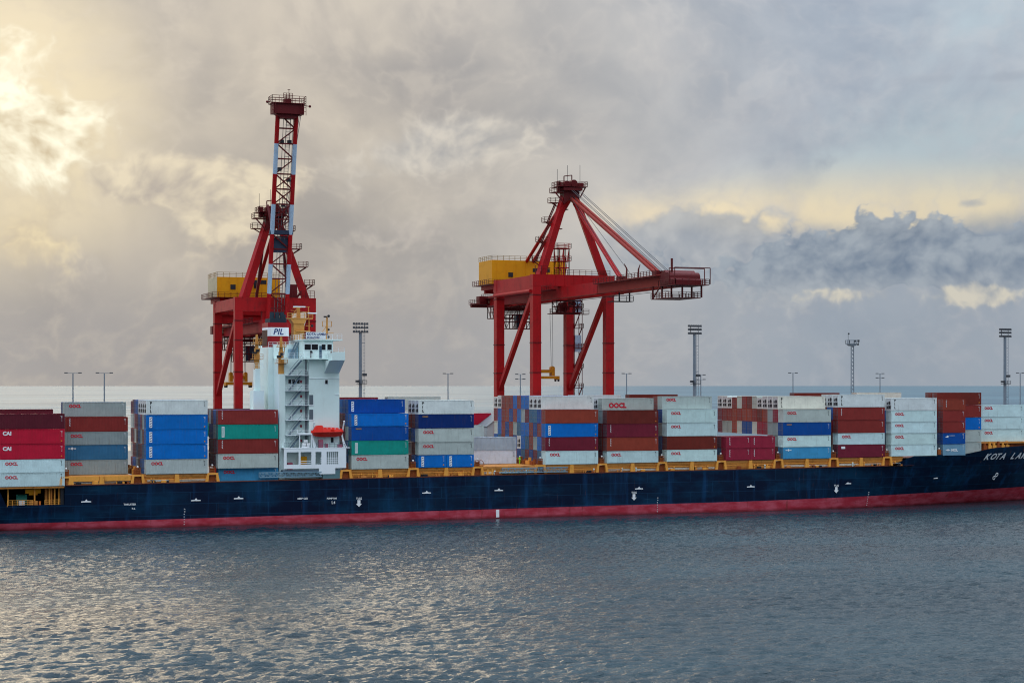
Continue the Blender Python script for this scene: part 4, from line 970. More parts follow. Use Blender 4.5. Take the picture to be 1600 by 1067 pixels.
# ---- the worker in hi-vis on the hatch cover
def worker(x, t, z):
    bm = bmesh.new()
    J = [((0, 0, .95), .17), ((0, 0, 1.2), .18), ((0, 0, 1.43), .17), ((0, 0, 1.53), .075), ((.02, 0, 1.64), .11), ((.02, 0, 1.74), .10),
         ((0, -.11, .9), .115), ((.05, -.13, .48), .085), ((.02, -.14, .08), .06), ((.14, -.15, .04), .05),
         ((0, .11, .9), .115), ((-.06, .13, .48), .085), ((-.12, .14, .08), .06), ((0, .15, .04), .05),
         ((0, -.22, 1.4), .075), ((.03, -.3, 1.13), .06), ((.16, -.28, .92), .045), ((.22, -.27, .84), .04),
         ((0, .22, 1.4), .075), ((-.02, .3, 1.12), .06), ((.12, .28, .9), .045), ((.18, .27, .83), .04)]
    E_ = [(0, 1), (1, 2), (2, 3), (3, 4), (4, 5), (0, 6), (6, 7), (7, 8), (8, 9), (0, 10), (10, 11), (11, 12), (12, 13), (2, 14), (14, 15), (15, 16), (16, 17), (2, 18), (18, 19), (19, 20), (20, 21)]
    me = bpy.data.meshes.new('person'); me.from_pydata([j[0] for j in J], E_, [])
    o = bpy.data.objects.new('person', me); COL.objects.link(o); o.location = (x, t, z); o.rotation_euler = (0, 0, math.radians(-60)); ORG[o.name] = (x, t, z)
    sk = o.modifiers.new('skin', 'SKIN'); sd = o.modifiers.new('subd', 'SUBSURF'); sd.levels = 1; sd.render_levels = 1
    for i, j in enumerate(J): me.skin_vertices[0].data[i].radius = (j[1], j[1])
    me.skin_vertices[0].data[0].use_root = True
    dg = bpy.context.evaluated_depsgraph_get(); m2 = bpy.data.meshes.new_from_object(o.evaluated_get(dg)); o.modifiers.clear(); o.data = m2; m2.name = 'person'
    m2.materials.clear(); m2.materials.append(HIVIS); m2.materials.append(SKIN)
    for p in m2.polygons: p.material_index = 1 if p.center.z > 1.5 or (p.center.z < .9 and abs(p.center.y) > .22) else 0; p.use_smooth = True
    tag(o, 'person in a bright green hi-vis suit standing on the open hatch', 'person')
    put('helmet', MB().ball((0.02, 0, 1.74), .135, 10, (1.1, 1, .8)).mesh('helmet', WMARK), o, (0, 0, 0))
    put('reflective_band', MB().box(-.19, .19, -.2, .2, 1.1, 1.15).mesh('reflective_band', WMARK), o, (0, 0, 0))
worker(5.0, 8.6, base_z(0) - .06)

# ---- quay side things glimpsed through the gap
def quay_container(x, t, z, c, label, txt=None):
    o = bpy.data.objects.new('quay_container', body_mesh(L40, HS['H'])); COL.objects.link(o); o.location = (x, t, z); o.color = PAL[c]; ORG[o.name] = tuple(o.location)
    tag(o, label, 'container', 'containers on the quay')
    if txt: put('lettering', text_mesh(txt, 1.5, NAVYT, 0, .05), o, (-3.2, -CW / 2 - .01, .7))
    return o
for k in range(5):
    quay_container(12.4, 71.2, QZ + k * 2.91, ['brown', 'grey', 'blue', 'rust', 'pale'][k], ['brown quay container at the bottom of the near quay stack', 'grey quay container second up in the near quay stack', 'blue quay container third up in the near quay stack', 'rust quay container fourth up in the near quay stack', 'pale quay container with blue letters seen past the worker bay'][k], 'MAERSK' if k == 4 else None)
for k in range(6):
    quay_container(17.6, 80.2, QZ + k * 2.91, ['grey', 'brown', 'steel', 'grey', 'crimson', 'red'][k], ['grey quay container at the bottom of the rear quay stack', 'brown quay container second up in the rear quay stack', 'steel blue quay container third up in the rear quay stack', 'grey quay container fourth up in the rear quay stack', 'crimson quay container below the red one behind the shed', 'bright red quay container on top of the rear quay stack'][k])
sh = thing('gabled_shed', (24, 73, QZ), 'pale gabled shed on the quay behind the open hatch', 'shed')
MB().prism([(19.9, QZ), (28.9, QZ), (28.9, 17.6), (24.4, 20.9), (19.9, 17.6)], 71.6, 84).build('wall', WALLW, sh)
b = MB(); b.beam((19.7, 77.8, 17.6), (24.4, 77.8, 21.05), 13, .18).beam((29.1, 77.8, 17.6), (24.4, 77.8, 21.05), 13, .18); b.build('roof', mat('shed_roof_grey', C(128, 136, 142)), sh)

# ================================================================== quay cranes
def platform(b, x0, x1, y0, y1, z, sides='fblr', h=1.1, r=.05):
    b.box(x0, x1, y0, y1, z - .15, z)
    if 'f' in sides: b.rail([(x0, y0, z), (x1, y0, z)], h, 1.5, r)
    if 'b' in sides: b.rail([(x0, y1, z), (x1, y1, z)], h, 1.5, r)
    if 'l' in sides: b.rail([(x0, y0, z), (x0, y1, z)], h, 1.5, r)
    if 'r' in sides: b.rail([(x1, y0, z), (x1, y1, z)], h, 1.5, r)
def cage(b, x0, x1, y0, y1, z0, z1, nx, ny, w=.16):
    for x in np.linspace(x0, x1, nx + 1):
        for y in (y0, y1): b.beam((x, y, z0), (x, y, z1), w)
    for y in np.linspace(y0, y1, ny + 1):
        for x in (x0, x1): b.beam((x, y, z0), (x, y, z1), w)
    for z in (z0, (z0 + z1) / 2, z1):
        for y in (y0, y1): b.beam((x0, y, z), (x1, y, z), w)
        for x in (x0, x1): b.beam((x, y0, z), (x, y1, z), w)
    xs = np.linspace(x0, x1, nx + 1)
    for a, c in zip(xs, xs[1:]): b.beam((a, y0, z0), (c, y0, z1), w * .7)
    ys = np.linspace(y0, y1, ny + 1)
    for a, c in zip(ys, ys[1:]): b.beam((x0, a, z0), (x0, c, z1), w * .7)
def spreader(sc_, t, z, ztop, label, ln):
    sp = thing('container_spreader', (sc_, t, z), label, 'spreader', 'spreaders hanging from the cranes')
    b = MB(); b.box(sc_ - ln * .32, sc_ + ln * .32, t - .9, t + .9, z + 1.75, z + 2.3).box(sc_ - ln * .3, sc_ + ln * .3, t - .5, t + .5, z + 2.3, z + 2.55)
    for a in (-1, 1): b.box(sc_ + a * ln * .3 - .35, sc_ + a * ln * .3 + .35, t - 1.0, t + 1.0, z + 1.0, z + 3.2).tube((sc_ + a * ln * .3, t - .4, z + 3.0), (sc_ + a * ln * .3, t + .4, z + 3.0), .45)
    b.build('head_block', SPY, sp)
    b = MB(); b.box(sc_ - ln / 2, sc_ + ln / 2, t - 1.1, t - .7, z + .35, z + .95).box(sc_ - ln / 2, sc_ + ln / 2, t + .7, t + 1.1, z + .35, z + .95).box(sc_ - ln * .35, sc_ + ln * .35, t - .7, t + .7, z + .3, z + .8)
    for a in (-1, 1): b.box(sc_ + a * ln / 2 - .25, sc_ + a * ln / 2 + .25, t - 1.2, t + 1.2, z + .1, z + 1.0); 
    b.build('telescopic_frame', SPY, sp)
    for a in (-1, 1):
        for c in (-1, 1): MB().prism_x([(t + c * 1.0 - .15, z - .35), (t + c * 1.0 + .15, z - .35), (t + c * 1.0 + .3, z + .15), (t + c * 1.0 - .3, z + .15)], sc_ + a * ln / 2 - .2, sc_ + a * ln / 2 + .2).build('corner_flipper', DARK, sp)
    for a in (-1, 1):
        for c in (-1, 1): MB().tube((sc_ + a * ln * .3, t + c * .5, z + 3.2), (sc_ + a * ln * .26, t + c * .9, ztop), .045, n=6).build('hoist_rope', ROPE, sp)
def crane(name, label, s1, s2, tf, tr, zleg, zport, zg0, zg1, zapex, house, boom, tback, zbrace):
    sm = (s1 + s2) / 2; cr = thing(name, (sm, tf, QZ), label, 'crane', 'ship to shore cranes on the quay')
    W = boom.get('W', 2.05)
    for s in (s1, s2):
        for t in (tf, tr):
            leg = MB().box(s - W / 2, s + W / 2, t - W / 2, t + W / 2, QZ + 2.6, zleg).build('leg', RED, cr)
            for zf in (31.0, 38.0, zleg - 2.2): MB().box(s - W / 2 - .09, s + W / 2 + .09, t - W / 2 - .09, t + W / 2 + .09, zf, zf + .22).build('flange', DRED, leg)
            MB().box(s - 2.6, s + 2.6, t - .6, t + .6, QZ + 1.0, QZ + 2.6).tube((s - 2, t - .5, QZ + .5), (s - 2, t + .5, QZ + .5), .5).tube((s + 2, t - .5, QZ + .5), (s + 2, t + .5, QZ + .5), .5).tube((s - .7, t - .5, QZ + .5), (s - .7, t + .5, QZ + .5), .5).tube((s + .7, t - .5, QZ + .5), (s + .7, t + .5, QZ + .5), .5).build('bogie', DRED, leg)
        MB().beam((s, tr - .5, zbrace), (s, tf + 1.0, zleg - 1.3), 1.05, 1.05).build('diagonal_brace', RED, cr)
        MB().box(s - W / 2 + .05, s + W / 2 - .05, tf + W / 2, tr - W / 2, zport - boom.get('sb', 3.6), zport - .2).build('side_beam', RED, cr)
        MB().box(s - .7, s + .7, tf + W / 2, tr - W / 2, QZ + 10, QZ + 12).build('sill_tie', RED, cr)
    for t in (tf, tr):
        MB().box(s1 - W / 2 - .04, s2 + W / 2 + .04, t - W / 2 - .04, t + W / 2 + .04, zleg, zport).build('portal_beam', RED, cr)
        for k in range(1, 8): MB().box(s1 + (s2 - s1) * k / 8 - .07, s1 + (s2 - s1) * k / 8 + .07, t - W / 2 - .1, t - W / 2 - .045, zleg + .1, zport - .1).build('beam_stiffener', RED, cr)
    for sx in (s1 - .2, s2 + .2): MB().tube((sx - 1.1, tf, zport - 3.9), (sx - 1.1, tr, zport - 3.9), .42, n=10).build('cable_tube', RED, cr) if sx < sm and not boom['up'] else None
    # trolley girders behind the hinge
    tb0, hinge = tback, boom['hinge']
    for a in (-1, 1):
        g = MB().box(sm + a * 2.6 - .65, sm + a * 2.6 + .65, hinge, tb0, zg0, zg1).build('trolley_girder', RED, cr)
        MB().box(sm + a * 2.6 - .75, sm + a * 2.6 + .75, hinge, tb0, zg0 - .12, zg0).build('girder_underside', RUST, g)
    b = MB()
    for t in np.arange(hinge + 1, tb0, 7): b.box(sm - 2, sm + 2, t, t + .8, zg0 + .6, zg1 - .4)
    b.build('girder_ties', RED, cr)
    b = MB()
    for t in (tf, tr):
        for a in (-1, 1): b.box(sm + a * 2.6 - .4, sm + a * 2.6 + .4, t - .7, t + .7, zg1 - .2, zleg + .1)
    b.build('girder_hangers', RED, cr)
    b = MB(); platform(b, sm - 4.6, sm - 3.3, tf + 2, tb0, zg1 - .5, 'l'); platform(b, sm + 3.3, sm + 4.6, hinge, tb0, zg1 - .5, 'r'); b.build('walkway', DRED, cr)
    # A frame
    za = zport
    for a, s in ((-1, s1 + 1.2), (1, s2 - 1.2)):
        MB().beam((s, tf, za - .3), (sm + a * 1.3, tf + 1.6, zapex - 2.2), 1.75, 1.75, 1.5, 1.5).build('a_frame_leg', RED, cr)
    hd = MB().prism([(sm - 2.0, zapex - 4.2), (sm - .6, zapex - 3.0), (sm + .6, zapex - 3.0), (sm + 2.0, zapex - 4.2), (sm + 2.0, zapex), (sm - 2.0, zapex)], tf + .3, tf + 2.9)
    hd.box(sm - 2.4, sm + 2.4, tf - .6, tf + 3.8, zapex - .9, zapex - .2)
    head = hd.build('a_frame_head', DRED, cr)
    b = MB(); platform(b, sm - 3.6, sm + 3.6, tf - .8, tf + 4, zapex + .1); platform(b, sm - 4.6, sm - 2.0, tf, tf + 3, zapex - 1.3, 'fl'); b.beam((sm - 4.4, tf, zapex - 1.4), (sm - 2, tf, zapex - 4), .25).beam((sm + 3.4, tf, zapex), (sm + 2, tf, zapex - 2.5), .25); b.build('head_platform', DRED, head)
    b = MB(); b.tube((sm - 1.2, tf + .2, zapex + .7), (sm - 1.2, tf + 2.8, zapex + .7), .75).tube((sm + .6, tf + .2, zapex + .9), (sm + .6, tf + 2.8, zapex + .9), .85).box(sm - 2.0, sm + 1.8, tf + .6, tf + 2.6, zapex - .2, zapex + 1.1)
    b.beam((sm - 1.5, tf + 1.5, zapex + .5), (sm - 1.5, tf + 1.5, zapex + 2.6), .2).beam((sm - 1.5, tf + 1.5, zapex + 2.6), (sm + .5, tf + 1.5, zapex + 2.9), .2).beam((sm + .5, tf + 1.5, zapex + 2.9), (sm + .5, tf + 1.5, zapex + 1.0), .2)
    b.box(sm + 1.9, sm + 3.2, tf + .6, tf + 1.6, zapex + .15, zapex + 1.1).box(sm - 3.4, sm - 2.5, tf + .6, tf + 1.6, zapex - 1.1, zapex + 1.2); b.build('sheave_block', DRED, head)
    for x, hh in ((-3.2, 4.2), (-.6, 5.2), (2.6, 5.4)):
        MB().tube((sm + x, tf + 1.5, zapex + .2), (sm + x, tf + 1.5, zapex + hh), .05, n=6).build('aerial', ROPE, head)
    # back stays to the girder tail
    for a in (-1, 1):
        MB().tube((sm + a * .7, tf + 2.4, zapex - 2.4), (sm + a * 1.0, boom['bstay'], zg1 + .6), .42, n=10).build('back_stay', RED, cr)
    # stair flights and landings along the left frame leg
    f0, f1 = Vector((s1 + 1.2, tf + .4, za)), Vector((sm - 1.3, tf + 2, zapex - 2.2))
    nst = 4
    for k in (range(nst) if boom.get('flights', True) else (3,)):
        p = f0.lerp(f1, (k + .7) / nst); b = MB(); platform(b, p.x - 2.9, p.x - .6, p.y, p.y + 2, p.z, 'fl')
        b.beam((p.x - 2.6, p.y + .4, p.z - .1), (p.x - .4, p.y + .4, p.z - 1.4), .22)
        q = f0.lerp(f1, (k + 1.65) / nst)
        if k < nst - 1:
            for yy in (.4, 1.3): b.beam((p.x - 1.8, p.y + yy, p.z), (q.x - 1.4, p.y + yy, q.z), .1, .22)
            b.beam((p.x - 1.8, p.y + .4, p.z + 1), (q.x - 1.4, p.y + .4, q.z + 1), .08)
        b.build('stair_landing', DRED, cr)
        r = f0.lerp(f1, (k + .35) / nst); MB().box(r.x + .7, r.x + 1.9, r.y - .6, r.y + .6, r.z - .12, r.z + .06).build('maintenance_step', DRED, cr)
    # right frame leg platforms
    g0, g1 = Vector((s2 - 1.2, tf, za)), Vector((sm + 1.3, tf + 1.6, zapex - 2.2))
    for k in boom.get('rp', ()):
        p = g0.lerp(g1, k); b = MB(); platform(b, p.x + .6, p.x + 2.9, p.y - .9, p.y + 1, p.z, 'fr'); b.beam((p.x + .4, p.y, p.z - 1.6), (p.x + 2.6, p.y, p.z - .15), .3); b.build('leg_platform', DRED, cr)
    # machinery house
    x0, x1, y0, y1, z0, z1 = house
    h = MB().box(x0, x1, y0, y1, z0, z1).build('machinery_house', YEL, cr)
    if boom['up']: MB().box(x0 - .05, x0, y0 + .02, y1 - .02, z0 + .02, z1 - .02).build('house_end_wall', HEND, h)
    b = MB(); b.rail([(x0, y0, z1), (x1, y0, z1)], 1.1, 1.5, .05).rail([(x0, y0, z1), (x0, y1, z1)], 1.1, 1.5, .05); b.build('roof_railing', mat('railing_ochre', C(150, 130, 90)), h)
    for fx in (.25, .48, .62, .84): MB().box(x0 + (x1 - x0) * fx - .6, x0 + (x1 - x0) * fx + .6, y0 - .14, y0, z0 + 1.6 + fx, z0 + 2.7 + fx).build('ventilator', [YEL, HEND, DARK, POLE][int(fx * 10) % 4], h)
    MB().box(x0 + (x1 - x0) * .55, x0 + (x1 - x0) * .78, y0 - .1, y0, z0 + 3.2, z0 + 4.1).build('louvre', DARK, h)
    for fx in np.arange(.06, 1, .13): MB().box(x0 + (x1 - x0) * fx - .04, x0 + (x1 - x0) * fx + .04, y0 - .05, y0, z0, z1 - .1).build('wall_rib', YEL, h)
    b = MB(); platform(b, x0 - 1.4, x1 + 1, y0 - 1.6, y1 + 1, z0 - .05, 'flr'); b.build('house_floor', DRED, h)
    b = MB()
    for xx in (x0 + 1, x1 - 1):
        b.box(xx - .4, xx + .4, y0, y1, z0 - 1.2, z0 - .2)
    b.box(x0 + 1, x1 - 1, y0 + 1, y0 + 2, zg1, z0 - .2).box(x0 + 1, x1 - 1, y1 - 2, y1 - 1, zg1, z0 - .2); b.build('house_bearers', RED, h)
    # tail platform, trolley and cabin below the girders
    tp = MB(); tw_ = boom.get('tailw', 7.5); platform(tp, sm - tw_, sm + tw_, tb0 - 3, tb0 + 1.5, zg0 + .6, 'flr'); tp.tube((sm - tw_, tb0, zg0 + .3), (sm + tw_, tb0, zg0 + .3), .6).box(sm - 6, sm - 3.6, tb0 - 2.5, tb0, zg0 + .6, zg0 + 2.6); tp.build('tail_platform', DRED, cr)
    tr0 = boom['trolley']
    t_ = MB(); cage(t_, sm - 5.2, sm + 5.2, tr0 - 3.5, tr0 + 3.5, zg0 - 3.4, zg0 - .2, 5, 3); t_.box(sm - 4, sm + 4, tr0 - 3, tr0 + 3, zg0 - 1.4, zg0 - .7).box(sm - 5.2, sm + 5.2, tr0 - 3.5, tr0 + 3.5, zg0 - 3.5, zg0 - 3.35); trol = t_.build('trolley', DRED, cr)
    c_ = MB(); cage(c_, sm - 3.6, sm + 3.8, tr0 - 6, tr0 - 3.6, zg0 - 6.2, zg0 - 2.6, 4, 1, .18); c_.box(sm - 3.6, sm + 3.8, tr0 - 6, tr0 - 3.6, zg0 - 6.3, zg0 - 6.1); c_.build('cabin_cage', DRED, trol)
    MB().box(sm - .6, sm + 1.4, tr0 - 5.6, tr0 - 3.8, zg0 - 6.0, zg0 - 2.4).box(sm - .5, sm + 1.3, tr0 - 5.7, tr0 - 5.6, zg0 - 5.2, zg0 - 3.4).build('operator_cabin', mat('cabin_slate', C(44, 58, 78), .3), trol)
    f_ = MB(); cage(f_, sm - 1.5, sm + 5, tf + 6, tf + 9, zg0 - 3.2, zg0 - .3, 3, 1, .2); f_.box(sm - .5, sm + 1.4, tf + 6.4, tf + 8.6, zg0 - 2.9, zg0 - 1.4).tube((sm + .5, tf + 6, zg0 - 1.2), (sm + .5, tf + 9, zg0 - 1.2), .6).tube((sm + 3, tf + 6, zg0 - 1.0), (sm + 3, tf + 9, zg0 - 1.0), .5); f_.build('rope_gear', DRED, cr)
    b = MB(); platform(b, sm - 2, s2 - 1.2, tf + 9, tf + 11, zg0 - 3.3, 'f'); b.build('gear_gallery', DRED, cr)
    # lift and stair tower on the rear right leg
    lt = MB(); lx = s2 + W / 2
    for z in np.arange(QZ + 4, zleg - 3, 5.0):
        platform(lt, lx, lx + 2.5, tr - 1.2, tr + 1.2, z, 'fr', 1.1, .06); lt.beam((lx + .2, tr - .8, z), (lx + 2.2, tr - .8, z + 4.9), .1, .25)
    for xx in (lx + .1, lx + 2.2):
        for tt in (tr - 1.1, tr + 1.1): lt.beam((xx, tt, QZ), (xx, tt, zleg - 1), .14)
    lt.build('stair_tower', DRED, cr)
    for z in boom.get('panels', ()): MB().box(lx + .35, lx + 2.0, tr - .9, tr + .9, z, z + 4.2).build('lift_panel', WHITEB, cr)
    return cr, sm
def handrail(b, p0, p1): b.rail([p0, p1], 1.1, 1.6, .05)

# ---- right hand crane, boom lowered
cr, sm = crane('gantry_crane', 'red quay crane with its boom lowered over the ship, yellow house', 19.5, 38.1, 36.5, 61.5, 51.4, 54.1, 48.7, 51.3, 75.0,
               (18.6, 38.4, 64.2, 74.0, 53.3, 59.3), {'hinge': 14.0, 'up': False, 'bstay': 78, 'trolley': 78, 'panels': (46.5, 36.5), 'rp': ()}, 88, 27.0)
Zg0, Zg1 = 48.7, 51.3
for a in (-1, 1):
    bmx = MB(); bmx.box(sm + a * 2.6 - .6, sm + a * 2.6 + .6, -19.5, 13.8, Zg0 + .1, Zg1 - .2).build('boom_girder', RUST, cr)
    MB().box(sm + a * 2.6 - .68, sm + a * 2.6 + .68, -19.5, 13.8, Zg0 - .02, Zg0 + .1).build('boom_underside', RUST, cr)
b = MB()
for t in np.arange(-21, 13, 5.5): b.box(sm - 2, sm + 2, t, t + .7, Zg0 + .8, Zg1 - .6)
b.build('boom_ties', RED, cr)
b = MB(); platform(b, sm - 4.4, sm - 3.25, -19.5, 13.5, Zg1 - .5, 'l'); platform(b, sm + 3.25, sm + 4.4, -19.5, 13.5, Zg1 - .5, 'r'); b.build('boom_walkway', DRED, cr)
b = MB(); b.prism_x([(-19.5, Zg0), (-19.5, Zg1 - .2), (-21.5, Zg1 + .5), (-25, Zg0 + 1.0), (-25, Zg0)], sm - 3.4, sm + 3.4); b.tube((sm - 3.5, -23.2, Zg0 + 1.5), (sm + 3.5, -23.2, Zg0 + 1.5), 1.1, n=16); b.build('boom_nose', DRED, cr)
b = MB(); platform(b, sm - 4.0, sm + 3.6, -28.2, -20, Zg0 - .1); platform(b, sm - 3.6, sm + 3.0, -25.5, -15.5, Zg0 - 2.6)
for x in (-3.4, 3.4):
    for t in (-25, -20.5, -16): b.beam((sm + x, t, Zg0 - 2.6), (sm + x, t, Zg0), .3)
b.beam((sm - 3.4, -16, Zg0 - 2.5), (sm - 3.4, -20, Zg0), .2)
for t in (-27.8, -25.2): b.beam((sm - 4.0, t, Zg0), (sm - 4.0, t, Zg0 + 3.3), .14).beam((sm + 4.0, t, Zg0), (sm + 4.0, t, Zg0 + 3.3), .14)
b.beam((sm - 4, -27.8, Zg0 + 3.3), (sm + 4, -27.8, Zg0 + 3.3), .16).beam((sm - 4, -25.2, Zg0 + 3.3), (sm + 4, -25.2, Zg0 + 3.3), .16).beam((sm - 4, -27.8, Zg0 + 3.3), (sm - 4, -25.2, Zg0 + 2.4), .12)
b.beam((sm - 2.6, -23.5, Zg1), (sm - 2.6, -23.5, Zg1 + 2.8), .35); b.build('nose_platform', DRED, cr)
for a in (-1, 1):
    MB().tube((sm + a * .55 + .5, 37.2, 72.3), (sm + a * .5, -11.5, Zg1 + .4), .4, n=10).build('fore_stay', RUST, cr)
    MB().tube((sm + a * .3 + 1.0, 37.2, 71.0), (sm + a * .3, 8.0, Zg1 + .4), .3, n=10).build('inner_stay', RED, cr)
    MB().box(sm + a * .6 - .4, sm + a * .6 + .4, -12.6, -10.4, Zg1 - .8, Zg1 + 1.0).build('stay_lug', DRED, cr)
    MB().box(sm + a * .5 - .35, sm + a * .5 + .35, 7.2, 8.8, Zg1 - .8, Zg1 + .9).build('stay_lug', DRED, cr)
    for q in (.5, 1.0): MB().tube((sm + a * q + .6, 37, 74.6), (sm + a * q, -14.5, Zg1 + .8), .06, n=6).build('boom_hoist_rope', ROPE, cr)
    MB().tube((sm + a * .4, 37.2, 73), (sm + a * 1.2, 4.0, Zg1 + .4), .05, n=6).build('guy_rope', ROPE, cr)
    # horn shaped boom latches
    MB().beam((sm + a * 1.4, 2.0, Zg1 - .2), (sm + a * 1.4 + .1, 2.0, Zg1 + 2.2), .45, .3, .3, .25).beam((sm + a * 1.4 + .1, 2.0, Zg1 + 2.2), (sm + a * 1.9, 2.0, Zg1 + 3.3), .3, .25, .12, .1).build('boom_latch', DRED, cr)
MB().tube((sm - 1.5, 66, Zg0 - .8), (sm - 1.5, -20, Zg0 - 1.0), .06, n=6).build('trolley_rope', ROPE, cr)
b = MB(); platform(b, sm - 2, sm + 3, 8, 11, Zg0 - 1.9, 'f'); b.beam((sm, 9, Zg0 - 1.9), (sm, 9, Zg0), .25).beam((sm + 2.5, 9, Zg0 - 1.9), (sm + 2.5, 9, Zg0), .25); b.build('hinge_gallery', DARK, cr)
# service ladder tower on the girder
b = MB(); cage(b, sm - 3.0, sm - .2, 38, 40.5, 51.4, 60.5, 2, 1, .2); platform(b, sm - 3.4, sm + .2, 37.6, 41, 57.6); platform(b, sm - 3.4, sm + .2, 37.6, 41, 60.6); b.build('service_tower', RED, cr)
b = MB(); b.rail([(24, 35.3, 54.1), (38, 35.3, 54.1)], 1.2, 1.5, .05).rail([(19, 35.3, 54.1), (22, 35.3, 54.1)], 2.0, 1.2, .05); b.build('portal_railing', DRED, cr)
spreader(28.8, 54.2, 29.4, 47.0, 'yellow spreader hanging under the crane with the lowered boom', 6.4)

# ---- left hand crane, boom raised
cr, sm = crane('gantry_crane', 'red quay crane with its banded boom raised, behind the bridge tower', -51.0, -34.5, 36.5, 59.5, 44.5, 47.6, 39.9, 42.6, 66.6,
               (-51.4, -36.5, 58.2, 69.0, 48.6, 53.3), {'hinge': 34.5, 'up': True, 'bstay': 70, 'trolley': 70, 'rp': (.18, .42, .66, .9), 'tailw': 4.6, 'flights': False, 'W': 1.75, 'sb': 2.7}, 80, 26.0)
H0, H1 = Vector((sm, 34.5, 41.9)), Vector((sm, 24.8, 87.0)); dd = H1 - H0; n7 = 7
for a in (-1, 1):
    ch = MB().tube(H0 + Vector((a * 2.05, 0, 0)), H0 + Vector((a * 2.05, 0, 0)) + dd * .001, .01, n=4)
    for k in range(n7):
        p = H0 + dd * (k / n7) + Vector((a * 2.05, 0, 0)); q = H0 + dd * ((k + 1) / n7) + Vector((a * 2.05, 0, 0))
        seg = MB().tube(p, q, .48, n=14).build('boom_chord', WHITEB if k % 2 else RED, cr); seg['label'] = 'white band of the raised boom' if k % 2 else 'red band of the raised boom'
nb = 14; b = MB()
for k in range(nb):
    p, q = H0 + dd * (k / nb), H0 + dd * ((k + 1) / nb); sgn = 1 if k % 2 else -1
    b.beam(p + Vector((-2, 0, 0)), p + Vector((2, 0, 0)), .3); b.beam(p + Vector((sgn * 2, 0, 0)), q + Vector((-sgn * 2, 0, 0)), .26)
    if 5 < k < 10: b.beam(p + Vector((-sgn * 2, 0, 0)), q + Vector((sgn * 2, 0, 0)), .26)
b.build('boom_lattice', DRED, cr)
b = MB(); off = Vector((.5, .5, 0))
for x in (-.45, .45): b.beam(H0 + off + Vector((x, 0, 0)), H1 + off + Vector((x, 0, 0)), .12)
for k in range(70):
    p = H0 + dd * (k / 70) + off; b.beam(p + Vector((-.45, 0, 0)), p + Vector((.45, 0, 0)), .07)
for k in range(20):
    p = H0 + dd * (k / 20) + off + Vector((0, .7, 0)); b.beam(p + Vector((-.45, -.6, 0)), p + Vector((-.4, 0, 0)), .06).beam(p + Vector((.45, -.6, 0)), p + Vector((.4, 0, 0)), .06).beam(p + Vector((-.4, 0, 0)), p + Vector((.4, 0, 0)), .06)
for x in (-1.0, 1.2):
    b.beam(H0 + off + Vector((x, .5, 0)), H1 + off + Vector((x, .5, 0)), .1)
b.build('boom_ladder', SLACK, cr)
for f, x in ((.86, .9), (.86, -.8), (.73, -1.0), (.68, 1.1), (.56, .2)):
    p = H0 + dd * f; MB().box(p.x + x - .4, p.x + x + .4, p.y - .2, p.y + .9, p.z, p.z + .7).build('floodlight_box', DARK, cr)
b = MB(); p = H0 + dd * .42; platform(b, p.x - 2, p.x + 2, p.y + .4, p.y + 2, p.z, 'f'); b.box(p.x - 1.7, p.x + 1.8, p.y + .6, p.y + 2.2, p.z - 3.5, p.z - .3).beam((p.x - 2.6, p.y, p.z + .8), (p.x + 2.6, p.y, p.z + .8), .9); b.build('boom_stay_block', mat('block_slate', C(40, 52, 72)), cr)
tip = H1
b = MB().box(tip.x - 3.4, tip.x + 3.4, tip.y - 1.6, tip.y + 1.4, tip.z - .3, tip.z + 1.9).prism([(tip.x - 2.7, tip.z - .3), (tip.x + 2.7, tip.z - .3), (tip.x + 1.7, tip.z - 1.2), (tip.x - 1.7, tip.z - 1.2)], tip.y - 1, tip.y + 1)
nose = b.build('boom_head', DRED, cr)
b = MB(); platform(b, tip.x - 3.7, tip.x + 3.7, tip.y - 2, tip.y + 1.8, tip.z + 2.0, 'fblr', 1.5, .05); b.rail([(tip.x - 3.8, tip.y - 2, tip.z - .6), (tip.x - 3.0, tip.y - 2, tip.z - .6)], 2.5, .5, .05).rail([(tip.x + 2.6, tip.y - 2, tip.z - .6), (tip.x + 3.7, tip.y - 2, tip.z - .6)], 2.5, .5, .05)
b.box(tip.x - .8, tip.x + .8, tip.y - .8, tip.y + .8, tip.z + 2, tip.z + 3.0).rail([(tip.x - 1.0, tip.y - .9, tip.z + 3.0), (tip.x + 1.0, tip.y - .9, tip.z + 3.0)], 1.2, .6, .05).beam((tip.x + .4, tip.y, tip.z + 3), (tip.x + .4, tip.y, tip.z + 5.2), .1).beam((tip.x + .1, tip.y, tip.z + 5.1), (tip.x + .7, tip.y, tip.z + 5.1), .1)
b.beam((tip.x - 4.6, tip.y - 1.4, tip.z + 2.0), (tip.x - 3.4, tip.y - 1.4, tip.z + 2.0), .14).beam((tip.x + 3.4, tip.y - 1.4, tip.z + 1.6), (tip.x + 4.6, tip.y - 1.4, tip.z + 1.5), .14).ball((tip.x - 4.7, tip.y - 1.4, tip.z + 2.0), .3).ball((tip.x + 4.7, tip.y - 1.4, tip.z + 1.5), .3); b.build('head_railing', DRED, nose)
for x in (2.9, 3.2): MB().tube((sm + x, tip.y + .5, tip.z), (sm + x - .6, 36, 67.5), .07, n=6).build('boom_hoist_rope', mat('pale_rope', C(150, 154, 158)), cr)
for a in (-1, 1):
    m_ = Vector((sm + a * 2.3, 33.5, 67.8)); MB().beam((sm + a * 1.4, 38, 64), tuple(m_), .4).beam(tuple(m_), tuple(H0 + dd * .45 + Vector((a * 2.1, 0, 0))), .4).build('folded_fore_stay', DRED, cr)
    MB().beam((sm + a * 3.6, 39, 47.6), (sm + a * 1.9, 38, 63), .55).build('inner_strut', DRED, cr)
